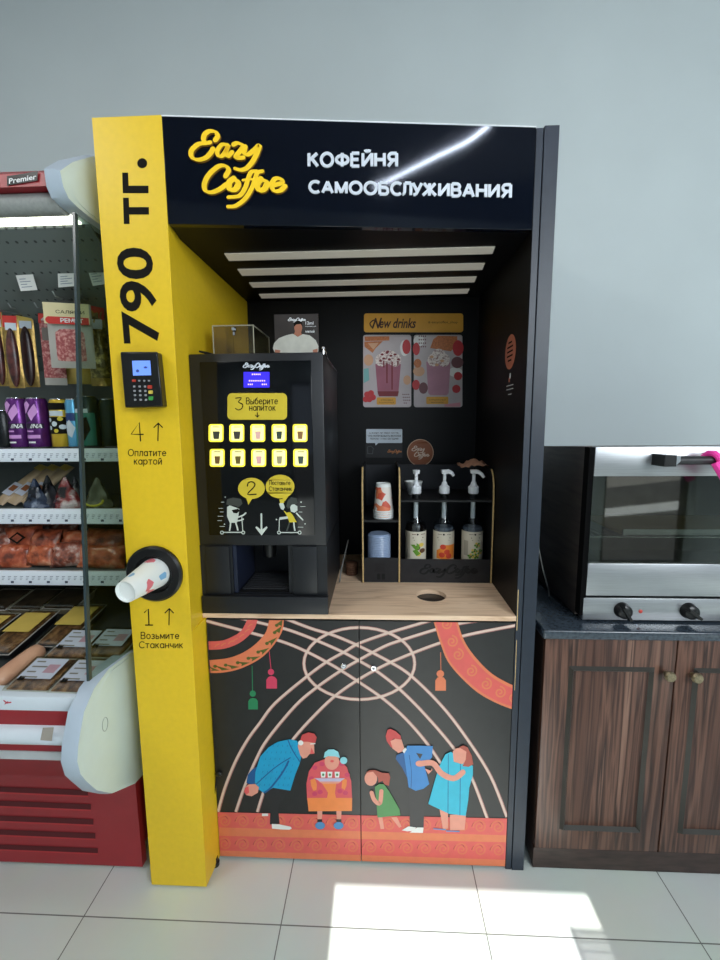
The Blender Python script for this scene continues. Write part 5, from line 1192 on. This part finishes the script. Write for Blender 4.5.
b = MB(); xbox(b, -.036, .0, zl0+.004, zl1+.004, M_tube, x1=FX1-.05); obj('lamp_tube', b, fr)
b = MB(); b.loft([[(x,-.03,zl0-.004),(x,.46,1.70),(x,.46,1.71),(x,-.03,zl0+.003)] for x in (FX0+.04,FX1-.006)], M_perf); obj('air_panel', b, fr)
b = MB(); xbox(b, -.04, .06, zl1+.006, zl1+.016, M_pale, x1=FX1-.01); obj('lamp_holder', b, fr)
# three shelves with price rails
ys = .10
def shelf(py0, py1, items):
    z1, z0 = zy(py0,ys), zy(py1,ys)
    b = MB(); b.box(FX0+.04, FX1-.008, ys+.012, .455, z1-.016, z1-.008, M_fgrey); s = obj('shelf', b, fr)
    b = MB(); b.box(FX0+.04, FX1-.008, ys, ys+.012, z0, z1, M_lip, bev=.002); P = PY(ys); k = 0
    for px in range(2, 122, 6):
        h = py1-py0; yy = py0+h*.55
        for j in range(3): b.dpoly(P,[(px,yy-2.6+j*1.6),(px+3.2-(j*.7),yy-2.6+j*1.6),(px+3.2-(j*.7),yy-2.0+j*1.6),(px,yy-2.0+j*1.6)],mat('price print',(128,138,156),rough=.6),.0005)
        if k % 3 == 1: b.dpoly(P,[(px+3,yy+2.2),(px+6,yy+2.2),(px+6,yy+4.4),(px+3,yy+4.4)],mat('price figure',(70,78,98),rough=.6),.0005)
        k += 1
    obj('price_rail', b, s); return z1-.008
zs1 = shelf(449,462, 0); zs2 = shelf(509,524, 0); zs3 = shelf(571,585, 0)

# ---- goods
def move(b, M): bmesh.ops.transform(b.bm, matrix=M, verts=b.bm.verts); return b
def Tm(x, y, z, rz=0, rx=0, ry=0): return Matrix.Translation((x,y,z)) @ Matrix.Rotation(rz,4,'Z') @ Matrix.Rotation(rx,4,'X') @ Matrix.Rotation(ry,4,'Y')
def pouch(b, w, h, t, m, crimp=None, nx=8, nz=10, jit=0.0, seed=1, z0=0.0):
    """sealed bag standing in the xz plane, bulging both ways"""
    R_ = random.Random(seed); G = []
    for s in (-1,1):
        g = []
        for j in range(nz+1):
            row = []
            for i in range(nx+1):
                u, v = i/nx*2-1, j/nz*2-1; k = max(0,(1-abs(u)**3))*max(0,(1-abs(v)**3)); e = (abs(u) > .99 or abs(v) > .99)
                jj = 0 if e else jit
                row.append(b.bm.verts.new((u*w/2+R_.uniform(-jj,jj), s*(t/2*k**.6+.0006)+R_.uniform(-jj,jj), z0+(v+1)/2*h+R_.uniform(-jj,jj))))
            g.append(row)
        G.append(g)
        for j in range(nz):
            for i in range(nx):
                q = [g[j][i],g[j][i+1],g[j+1][i+1],g[j+1][i]]; b.face(q if s < 0 else q[::-1], crimp if crimp and (j in (0,nz-1)) else m, True)
    a, c = G
    for i in range(nx): b.face([a[0][i],c[0][i],c[0][i+1],a[0][i+1]],crimp or m); b.face([a[nz][i],a[nz][i+1],c[nz][i+1],c[nz][i]],crimp or m)
    for j in range(nz): b.face([a[j][0],a[j+1][0],c[j+1][0],c[j][0]],m); b.face([a[j][nx],c[j][nx],c[j+1][nx],a[j+1][nx]],m)
    return b
# cans on the top shelf
def can(px, py_top, r, body, cat, label, group=None, art=None, y=.165):
    P = PY(y); x = P.p(px,424).x; z0 = zs1+.0005; z1 = P.p(px,py_top).z
    b = MB(); b.lathe([(r*.72,z0),(r*.9,z0+.004),(r,z0+.012),(r,z1-.014),(r*.86,z1-.003),(r*.84,z1),(r*.78,z1-.001),(r*.76,z1-.004),(.001,z1-.004)], (x,y,0), body, seg=28, ms=[M_chrome,M_chrome,body,body,M_chrome,M_chrome,M_chrome,M_chrome], cap=False)
    if art:
        w = (PY(y-r).p(px+9,440).x-PY(y-r).p(px,440).x); pw = r/w*9
        art(b, Cyl(x,y,r+.0003,px-pw,px+pw,z0+.012,z1-.014,py_top+4,447), px, pw)
    t = obj('drink_can', b); tag(t, label, cat, group); return t
M_purp = mat('purple can', (96,42,116), rough=.28, metal=.5, vary=.25, scale=30); M_purpl = mat('light purple print', (206,150,214), rough=.35); M_purpd = mat('dark purple print', (40,22,52), rough=.35)
def artp(b, cy, px, pw):
    b.dpoly(cy,[(px-pw*.7,404),(px-pw*.2,401.5),(px+pw*.1,405),(px-pw*.5,415)],M_purpl,.0005); b.dpoly(cy,[(px-pw*.3,414),(px+pw*.5,404),(px+pw*.7,412),(px+pw*.1,421)],M_purpl,.0005); b.dpoly(cy,[(px-pw*.8,416),(px-pw*.3,412),(px+.5,421),(px-pw*.6,423)],M_purpd,.0006)
    b.dpoly(cy,[(px-pw*.95,423.5),(px+pw*.95,423.5),(px+pw*.95,428.5),(px-pw*.95,428.5)],M_purpd,.0006); b.dtext(cy,'//NA',[(px-pw*.1,428.2),(px+pw*.85,428.2),(px+pw*.85,424),(px-pw*.1,424)],M_white,bold=.03,shear=.3,lift=.0010)
    b.dpoly(cy,[(px-pw*.7,430.5),(px+pw*.2,430.5),(px+pw*.2,432),(px-pw*.7,432)],M_purpl,.0006); b.dpoly(cy,[(px-pw*.85,435),(px+pw*.7,435),(px+pw*.7,438.5),(px-pw*.85,438.5)],M_purpl,.0005); b.dpoly(cy,[(px-pw*.5,441.5),(px+pw*.3,441.5),(px+pw*.3,443.2),(px-pw*.5,443.2)],M_white,.0006)
can(19.5,398,.0325,M_purp,'can','purple energy drink can, left of the two purple cans on the top shelf',art=artp); can(38.5,398,.0325,M_purp,'can','purple energy drink can, right of the two, beside the yellow can',art=artp)
def arty(b, cy, px, pw):
    b.dpoly(cy,[(px-pw*.95,403),(px+pw*.95,403),(px+pw*.95,410),(px-pw*.95,410)],M_ink,.0004); b.dpoly(cy,[(px-pw*.6,411),(px+pw*.8,411),(px+pw*.8,416),(px-pw*.6,416)],M_notice,.0005); b.dpoly(cy,[(px-pw*.95,417),(px+pw*.95,417),(px+pw*.95,434),(px-pw*.95,434)],M_ink,.0004)
    for u,v,r in ((-4,420,2.2),(0,424,2.6),(4,419,2),(5,427,2.4),(-4,428,2.2),(1,431,2)): b.dellipse(cy,(px+u*pw/7,v),r,r,M_notice if r > 2.1 else M_figy,.0007,n=12)
can(61,399,.030,mat('yellow can',(204,170,52),rough=.3,metal=.4),'can','yellow and black patterned drink can on the top fridge shelf',art=arty)
def artb(b, cy, px, pw):
    b.dpoly(cy,[(px-pw*.95,413),(px+pw*.95,413),(px+pw*.95,421),(px-pw*.95,421)],mat('can navy print',(30,56,110),rough=.4),.0004); b.dpoly(cy,[(px-pw*.8,424),(px,420),(px+pw*.7,428),(px+pw*.2,438),(px-pw*.7,434)],M_notice,.0005)
can(74.3,399,.022,mat('sky blue can',(96,168,208),rough=.3,metal=.4),'can','slim sky blue drink can between the yellow and the teal cans',art=artb)
def artt(b, cy, px, pw):
    b.dpoly(cy,[(px-pw*.6,409),(px+pw*.6,409),(px+pw*.6,413),(px-pw*.6,413)],M_notice,.0005); b.dpoly(cy,[(px-pw*.96,413),(px+pw*.96,413),(px+pw*.96,446),(px-pw*.96,446)],mat('teal print',(44,120,108),rough=.4),.0004); b.dpoly(cy,[(px-pw*.2,420),(px+pw*.5,417),(px+pw*.7,430),(px+pw*.2,441),(px-pw*.3,436),(px+pw*.1,428)],M_ink,.0007)
can(88.5,396.5,.036,mat('dark teal can',(32,50,50),rough=.3,metal=.4),'can','wide teal and black drink can behind the fridge glass edge',art=artt)
can(110,399,.030,mat('dark green can',(26,44,36),rough=.35,metal=.4),'can','dark green drink can seen through the fridge end glass',y=.19); can(3.5,410,.032,mat('black can',(24,28,30),rough=.3,metal=.4),'can','shorter black drink can left of the purple cans',y=.15)
# hooks and hanging packs
M_hook = mat('chrome hook', (150,154,156), rough=.3, metal=.9)
M_gold = mat('gold foil tray', (168,138,76), rough=.35, metal=.6, vary=.3, scale=90); M_saus = ramp_mat('dark smoked sausage', [(.35,(44,20,20)),(.55,(86,42,40)),(.75,(120,70,62))], 40, rough=.35); M_sausd = ramp_mat('very dark sausage', [(.35,(30,16,16)),(.6,(54,28,26))], 40, rough=.35)
M_salami = ramp_mat('salami slices', [(.38,(150,70,74)),(.5,(176,96,96)),(.6,(206,150,144))], 130, rough=.4); M_film = mat('frosted film edge', (172,168,162), rough=.3, vary=.08); M_header = mat('cream pack header', (214,202,160), rough=.45); M_redlab = mat('red pack label', (196,52,46), rough=.45); M_mustard = mat('mustard pack', (196,170,84), rough=.45)
def pack(px0, py0, px1, py1, y, label, build, thick=.02, cat='sausage pack', tilt=0.0):
    P = PY(y); a, c = P.p(px0,py0), P.p(px1,py1); w = c.x-a.x; h = a.z-c.z
    b = MB(); build(b, w, h, thick); move(b, Tm((a.x+c.x)/2, y, c.z, rz=.30, ry=tilt))
    o = obj('hanging_pack', b); tag(o, label, cat, None)
    k = MB(); xh = (a.x+c.x)/2; zh = a.z+.014
    k.tube([(xh+.0, .458, zh+.03), (xh, y+.02, zh), (xh-.002, y-.05, zh-.006), (xh-.002, y-.06, zh+.006)], .0022, M_hook, seg=6); obj('peg_hook', k, fr)
def tray_pack(m, top):
    def f(b, w, h, t):
        pouch(b, w, h, t*.5, M_gold, jit=.0008); b.ball((-.0,-t*.35,h*.42), 1, m, (w*.40,t*.6,h*.41), u=14, v=12)
        b.poly([(-w*.46,-t*.32,h*.84),(w*.46,-t*.32,h*.84),(w*.46,-t*.2,h),(-w*.46,-t*.2,h)], top); b.poly([(-w*.3,-t*.36,h*.80),(w*.42,-t*.36,h*.80),(w*.42,-t*.36,h*.90),(-w*.3,-t*.36,h*.90)], M_notice)
    return f
pack(-10,312,9,386,.20,'gold foil tray of dark sausage, leftmost hanging pack, cut by the frame',tray_pack(M_saus,M_redlab)); pack(3,316,24,388,.17,'dark smoked sausage in a gold tray hanging beside the pink salami',tray_pack(M_saus,M_redlab)); pack(17,314,39,387,.23,'very dark sausage in a gold-edged tray, behind the smoked one',tray_pack(M_sausd,M_mustard))
def flat(b, w, h, t):
    pouch(b, w, h, t, M_salami, M_film); b.poly([(-w*.5,-t*.30,h*.86),(w*.5,-t*.30,h*.86),(w*.5,-t*.1,h),(-w*.5,-t*.1,h)], M_redlab)
    b.poly([(-w*.36,-t*.62,h*.62),(w*.2,-t*.62,h*.62),(w*.2,-t*.5,h*.80),(-w*.36,-t*.5,h*.80)], mat('pack window grey',(120,110,104),rough=.4))
pack(40,314,66,385,.20,'narrow pink salami pack hanging left of the cream-headed pack',flat)
def bigpack(b, w, h, t):
    pouch(b, w*.96, h, t, M_film); pouch(b, w*.80, h*.66, t*1.25, M_salami, z0=h*.05)
    def r(u0,v0,u1,v1,m,l): b.poly([(u0*w,-t*.5-l,v0*h),(u1*w,-t*.5-l,v0*h),(u1*w,-t*.5-l,v1*h),(u0*w,-t*.5-l,v1*h)],m)
    r(-.48,.66,.48,.98,M_header,.010); r(-.40,.66,.46,.77,M_redlab,.0106)
    class Q:
        n = Vector((0,-1,0))
        @staticmethod
        def p(u, v, lift=0): return Vector((u*w,-t*.5-.0108-lift,v*h))
    b.dtext(Q,'САЛЯМИ',[(-.22,.82),(.38,.82),(.38,.87),(-.22,.87)],M_ink); b.dtext(Q,'РЕМИТ',[(-.14,.685),(.34,.685),(.34,.75),(-.14,.75)],M_white,bold=.03)
    b.dellipse(Q,(-.38,.715),.07,.05,M_redlab,.0004,n=14)
pack(48,304,94,368,.11,'big sliced salami pack with cream header, frontmost on the hooks',bigpack,thick=.022)
pack(64,345,92,384,.24,'plain mustard yellow pack low behind the big salami pack',lambda b,w,h,t: pouch(b,w,h,t,M_mustard),thick=.02)
M_goldp = ramp_mat('gold wrapped nuts', [(.35,(80,70,48)),(.5,(128,112,74)),(.62,(196,172,106))], 60, rough=.3, metal=.4)
def goldbag(b, w, h, t):
    pouch(b, w, h, t*1.4, M_goldp, M_gold, jit=.003, seed=5); b.poly([(-w*.5,-t*.5,h*.82),(w*.5,-t*.5,h*.82),(w*.5,-t*.2,h),(-w*.5,-t*.2,h)], M_redlab); b.poly([(-w*.3,-t*.75,h*.70),(w*.4,-t*.75,h*.70),(w*.4,-t*.6,h*.82),(-w*.3,-t*.6,h*.82)], M_notice)
pack(86,306,110,386,.20,'gold bag with red top hanging right, seen through the end glass',goldbag,thick=.03)
# price cards on the hooks' upper rail
for i,(q,lb) in enumerate((([(16,275.5),(33,274.5),(37.5,290),(21,291.2)],'white price card, left of the three over the hanging packs'),([(58,273.5),(76.5,272),(77.5,286),(58.5,287.5)],'white price card, middle of the three, beside the glass edge'),([(88,270.5),(104,269),(106,284),(93,286)],'white price card, right of the three, behind the end glass'))):
    b = MB(); P = PY(.09); b.dpoly(P,q,M_paper,.0,.0012); P2 = PY(.0885)
    for k in range(4):
        a_ = Vector(q[0]+(0,)).lerp(Vector(q[3]+(0,)),.25+k*.17); c_ = Vector(q[1]+(0,)).lerp(Vector(q[2]+(0,)),.25+k*.17); e_ = a_.lerp(c_,.12); f_ = a_.lerp(c_,.75 if k % 2 else .5)
        b.dstroke(P2,[(e_.x,e_.y),(f_.x,f_.y)],.7,mat('price print',(128,138,156),rough=.6),.0004,sm=0,caps=False)
    tag(obj('price_card', b), lb, 'price card', 'price cards over the hanging packs')
    b = MB(); x = (P.p(*q[0]).x+P.p(*q[1]).x)/2; zz = P.p(*q[0]).z; b.tube([(x,.095,zz-.004),(x+.01,.28,zz+.03),(x+.012,.458,zz+.05)],.002,M_hook,seg=6); obj('card_arm', b, fr)
# middle shelf: wraps in sleeves and dark bags
M_sand = ramp_mat('wrapped flatbread', [(.3,(150,128,100)),(.55,(180,158,126)),(.8,(128,108,84))], 14, rough=.4); M_slv = mat('cool white sleeve label', (186,192,204), rough=.5)
def wrap_(px0, px1, label):
    P = PY(.15); a = P.p(px0,505); b = MB(); w = .044; h = .20
    pouch(b, w, h, .022, M_sand); b.poly([(-w*.45,-.0122,h*.18),(w*.45,-.0122,h*.18),(w*.45,-.0126,h*.46),(-w*.45,-.0126,h*.46)], M_slv); b.poly([(-w*.3,-.0128,h*.28),(w*.3,-.0128,h*.28),(w*.3,-.0131,h*.40),(-w*.3,-.0131,h*.40)], mat('label brown picture',(140,84,48),rough=.5)); b.poly([(-w*.45,-.0112,h*.84),(w*.45,-.0112,h*.84),(w*.45,-.008,h*.97),(-w*.45,-.008,h*.97)], M_mustard)
    move(b, Tm(a.x, .175, zs2+.012, rz=.05, rx=-.85, ry=.42)); tag(obj('wrap_pack', b), label, 'food pack', 'long wraps on the middle shelf')
wrap_(-8,10,'long wrapped flatbread, left of the three on the middle shelf'); wrap_(5,20,'long wrapped flatbread, second of three, with white label'); wrap_(19,35,'long wrapped flatbread, right of three, beside the dark bags')
def crump(px, w, h, t, m, lab, y=.16, seed=1, band=None):
    x = PY(y).p(px,505).x; b = MB()
    R_ = random.Random(seed); n = 14; L_ = []
    for j in range(8):
        v = j/7; r = (1-v**1.3)*.92+.08; L_.append([((w/2*r*(1+R_.uniform(-.16,.16)))*math.cos(2*PI*i/n), (t/2*max(r,.1)*(1+R_.uniform(-.2,.2)))*math.sin(2*PI*i/n), h*v+R_.uniform(-.002,.002)*(j > 0)) for i in range(n)])
    b.loft(L_, m)
    if band: b.tube([(w*.36*math.cos(t_), -t*.42-.004, h*.30+h*.2*math.sin(t_)) for t_ in [PI+PI*k/12 for k in range(13)]], .004, band, seg=6)
    move(b, Tm(x,y,zs2+.002)); tag(obj('snack_bag', b, angle=25), lab, 'snack bag')
M_bnavy = ramp_mat('navy foil bag', [(.38,(16,20,30)),(.55,(58,70,92)),(.7,(150,160,176))], 22, rough=.22); M_bblk = ramp_mat('black foil bag', [(.4,(14,14,16)),(.62,(70,72,78)),(.75,(160,160,166))], 20, rough=.22); M_bred = ramp_mat('red black foil bag', [(.38,(20,16,18)),(.5,(130,50,48)),(.64,(190,184,180))], 22, rough=.25); M_bclr = ramp_mat('grey clear bag', [(.38,(70,74,58)),(.6,(124,124,106)),(.75,(190,192,180))], 20, rough=.2)
crump(37,.085,.100,.07,M_bnavy,'crumpled navy foil bag beside the wraps on the middle shelf',seed=2); crump(50,.07,.108,.07,M_bblk,'crumpled black foil bag between navy and red bags',y=.19,seed=4); crump(67.5,.10,.106,.07,M_bred,'red and black pointed bag left of the glass edge',seed=6); crump(99,.098,.104,.06,M_bclr,'grey pointed bag with yellow curve behind the end glass',seed=9,band=mat('yellow curve',(200,190,60),rough=.4)); crump(77,.06,.10,.06,M_bblk,'small black foil bag tucked behind the red pointed bag',y=.22,seed=12)
# lower shelf: two layers of orange snack bags
M_or = [ramp_mat('orange snack film %d' % k, [(.34,c0),(.52,c1),(.70,c2)], 26+k*6, rough=.3) for k,(c0,c1,c2) in enumerate([((96,44,30),(176,84,54),(214,134,100)),((120,56,34),(190,96,60),(206,150,118)),((70,44,40),(150,80,60),(200,180,170))])]
spots = [(-10,566,.13,0,.05,1,'lower layer, far left'),(14,562,.125,0,.10,0,'lower layer, under the diamond-label bag'),(42,561,.10,0,-.06,1,'lower layer, middle, round and plump'),(68,561,.12,0,.05,2,'lower layer, grey-glinting, left of the glass edge'),(102,559,.17,0,.02,1,'lower layer, behind the end glass'),
         (0,547,.12,1,-.08,2,'upper layer, far left'),(22,545,.13,1,.12,0,'upper layer, with a dark diamond label'),(49,545,.12,1,-.12,0,'upper layer, bright orange, middle'),(78,545,.12,1,.06,1,'upper layer, pale, at the glass edge'),(106,544,.15,1,-.05,0,'upper layer, behind the end glass'),
         (36,537,.12,2,.2,2,'back row, dark, centre'),(66,538,.12,2,-.1,2,'back row, dark, right'),(8,537,.12,2,.1,2,'back row, dark, left')]
for k,(px,py,w,row,rz,mi_,where) in enumerate(spots):
    y = (.165,.20,.30)[row]; x = PY(y).p(px,py).x; h = .082; b = MB(); pouch(b, h*(1+.12*math.sin(k*2.3)), w, .040, M_or[mi_], jit=.005, seed=k+3)
    if k == 6: b.poly([(0,-.032,w*.28),(.022,-.032,w*.5),(0,-.032,w*.72),(-.022,-.032,w*.5)], M_ink); b.poly([(0,-.0335,w*.36),(.014,-.0335,w*.5),(0,-.0335,w*.64),(-.014,-.0335,w*.5)], M_or[0])
    move(b, Tm(x-w/2, y, zs3+(.044,.090,.110)[row], rz=rz*1.3, ry=.08*math.sin(k*1.7)) @ Matrix.Rotation(-.35-.25*math.sin(k*3.1),4,'X') @ Matrix.Rotation(PI/2,4,'Y'))
    tag(obj('snack_bag', b, angle=60), 'orange snack bag, %s of the bottom shelf pile' % where, 'snack bag', 'orange snack bags on the bottom shelf')
# well: trays and clear tubs
def well(px, py, y_hint=None):
    d = ray(px,py); n = Vector((0,-.135/.64,1)); p0 = Vector((0,-.18,.688)); return hit(px,py,p0,n)
M_trayb = mat('black food tray', (20,20,22), rough=.35); M_meat = ramp_mat('chopped filling', [(.35,(70,50,40)),(.5,(126,90,62)),(.65,(164,128,92))], 50, rough=.4); M_clear = glass('clear tub plastic', (236,236,226), op=.10, rough=.08); M_tub = mat('tub edge', (150,136,112), rough=.3); M_roll2 = ramp_mat('pale pink roll', [(.3,(190,140,112)),(.55,(206,160,130)),(.8,(170,116,92))], 12, rough=.35)
ang = math.atan2(.135,.64)
def tub(c, w, d_, h, rz, label, fill, lab=True, name='food_tub', lid=None, group=None):
    p = well(*c); p.x = min(p.x, FX1-.016-w/2); p.y += .012; p.z += .006; b = MB()
    def lp(s, z): return [(-w/2*s,-d_/2*s,z),(w/2*s,-d_/2*s,z),(w/2*s,d_/2*s,z),(-w/2*s,d_/2*s,z)]
    b.loft([lp(.86,.001),lp(.96,h*.8),lp(1,h)], M_tub if lid is None else M_trayb)
    t = thing(name, label, 'food tub', p, group); M = Tm(p.x,p.y,p.z+.002,rz=rz,rx=ang)
    move(b, M); obj('tray', b, t, bevel=.004)
    b = MB(); b.box(-w*.46,w*.46,-d_*.46,d_*.46,h,h+.010,fill,bev=.004); move(b, M); obj('filling', b, t)
    b = MB(); b.loft([lp(1.02,h+.0005),lp(1.02,h+.006),lp(.92,h+.018)], M_clear, cap=False); b.poly([Vector(q) for q in lp(.92,h+.018)], M_clear); b.tube([Vector(q) for q in lp(1.02,h+.004)], .0022, M_film, seg=6, closed=True); move(b, M); obj('lid', b, t)
    if lab:
        b = MB(); b.box(-w*.38,w*.38,-d_*.22,d_*.38,h+.0185,h+.0195,M_slv)
        for i in range(4): b.box(-w*.30,w*.05-(i%2)*.02,-d_*.2+i*.02,-d_*.2+i*.02+.005,h+.0196,h+.0199,M_lab2)
        b.box(-w*.34,-w*.20,-d_*.28,-d_*.16,h+.0196,h+.0199,M_ink); b.box(w*.06,w*.32,-d_*.05,d_*.2,h+.0196,h+.0199,mat('rose stamp',(176,140,150),rough=.6)); move(b, M); obj('lid_label', b, t)
    if lid:
        b = MB(); b.box(-w*.47,w*.47,-d_*.10,d_*.36,h+.0188,h+.0198,lid); move(b, M); obj('sleeve', b, t)
rz_ = -.02
tub((43,690),.135,.13,.034,rz_,'clear tub with white label at the front of the fridge well, left of two',M_meat); tub((85,692),.13,.13,.034,rz_,'clear tub with white label at the front, partly behind the end cap',M_meat); tub((79,658),.135,.13,.034,rz_,'clear tub with white label in the second row, left of two',M_meat); tub((122,657),.13,.13,.034,rz_,'clear tub with white label in the second row, beside the yellow column',M_meat)
tub((73,636),.10,.22,.03,rz_,'black tray with yellow sleeve in the well, next to the glass edge',M_meat,False,'food_tray',M_mustard); tub((22,643),.10,.22,.03,rz_,'black tray with yellow sleeve in the well, left, above the pink roll',M_meat,False,'food_tray',M_mustard); tub((-20,646),.10,.22,.03,rz_,'black tray with yellow sleeve at the far left edge',M_meat,False,'food_tray',M_mustard)
M_dkfill = ramp_mat('dark brown filling', [(.35,(46,38,34)),(.6,(84,70,58))], 30, rough=.45)
for (px,py),lb in (((4,610),'left'),((38,610),'middle'),((70,609),'right')): tub((px,py),.125,.13,.03,rz_,'dark lidded tray in the back row of the well, %s of three' % lb,M_dkfill,False,'food_tray')
p = well(28,678); b = MB()
P0, P1 = well(-8,697)+Vector((0,0,.03)), well(45,656)+Vector((0,0,.03)); n = 12; R1 = []
for i in range(n+1): R1.append(.030*math.sqrt(max(.02,1-abs(2*i/n-1)**6)))
b.tube([P0.lerp(P1,i/n) for i in range(n+1)], R1, M_roll2, seg=16); tag(obj('meat_roll', b), 'thick pale pink sausage roll lying in the fridge well', 'sausage')

# ------------------------------------------------------------------ light
w = bpy.data.worlds.new('sky'); SC.world = w; w.use_nodes = True
w.node_tree.nodes['Background'].inputs['Color'].default_value = (.62,.74,.92,1); w.node_tree.nodes['Background'].inputs['Strength'].default_value = 1.0
def light(name, kind, loc, energy, rgb=(1,1,1), rot=None, size=None, aim=None):
    d = bpy.data.lights.new(name, kind); d.energy = energy; d.color = rgb
    o = bpy.data.objects.new(name, d); COL.objects.link(o); o.location = loc
    if aim is not None: o.rotation_euler = (Vector(aim)-Vector(loc)).to_track_quat('-Z','Y').to_euler()
    if size: d.shape = 'RECTANGLE'; d.size, d.size_y = size
    return o
sun = light('sun', 'SUN', (0,-6,6), 9.0, (1,.985,.95)); sun.data.angle = .004
el = math.atan(.9); sun.rotation_euler = Vector((0,math.cos(el),-math.sin(el))).to_track_quat('-Z','Y').to_euler()
light('window_daylight', 'AREA', (1.75,-2.8,2.3), 105, (.90,.96,1), size=(1.9,1.3), aim=(.2,.6,.9))
light('shop_ceiling_light', 'AREA', (-.3,-.55,3.32), 9, (1,.99,.96), size=(3.0,.3), aim=(-.3,-.75,0))
light('shop_ceiling_light', 'AREA', (-2.1,-1.7,3.32), 26, (1,.99,.96), size=(1.2,.4), aim=(-1.0,-1.4,0))
# LED strip curving along the ceiling behind the viewer: mirrored in the glossy header sign
pts = []
for px, py in ((491,124),(482,131),(470,140),(455,148),(438,156),(420,165),(402,174),(388,181),(374,187)):
    p = PH.p(px,py); d = ray(px,py).normalized(); r = d-2*d.dot(hn)*hn; pts.append(p+r*((ZC-.008-p.z)/r.z))
b = MB(); b.tube(smooth_path(pts), .0075, mat('led strip', (235,242,255), emit=110.0, emit_rgb=(220,232,255), vary=.01), seg=8)
tag(obj('led_strip', b), 'glowing curved LED strip under the ceiling, mirrored in the header sign', 'light strip')

SC.view_settings.view_transform = 'Standard'; SC.view_settings.look = 'None'; SC.view_settings.exposure = 0.0; SC.view_settings.gamma = 1.0
SC.cycles.use_denoising = True
SC.cycles.max_bounces = 8; SC.cycles.transparent_max_bounces = 16; SC.cycles.caustics_reflective = False; SC.cycles.caustics_refractive = False; SC.cycles.sample_clamp_indirect = 4.0
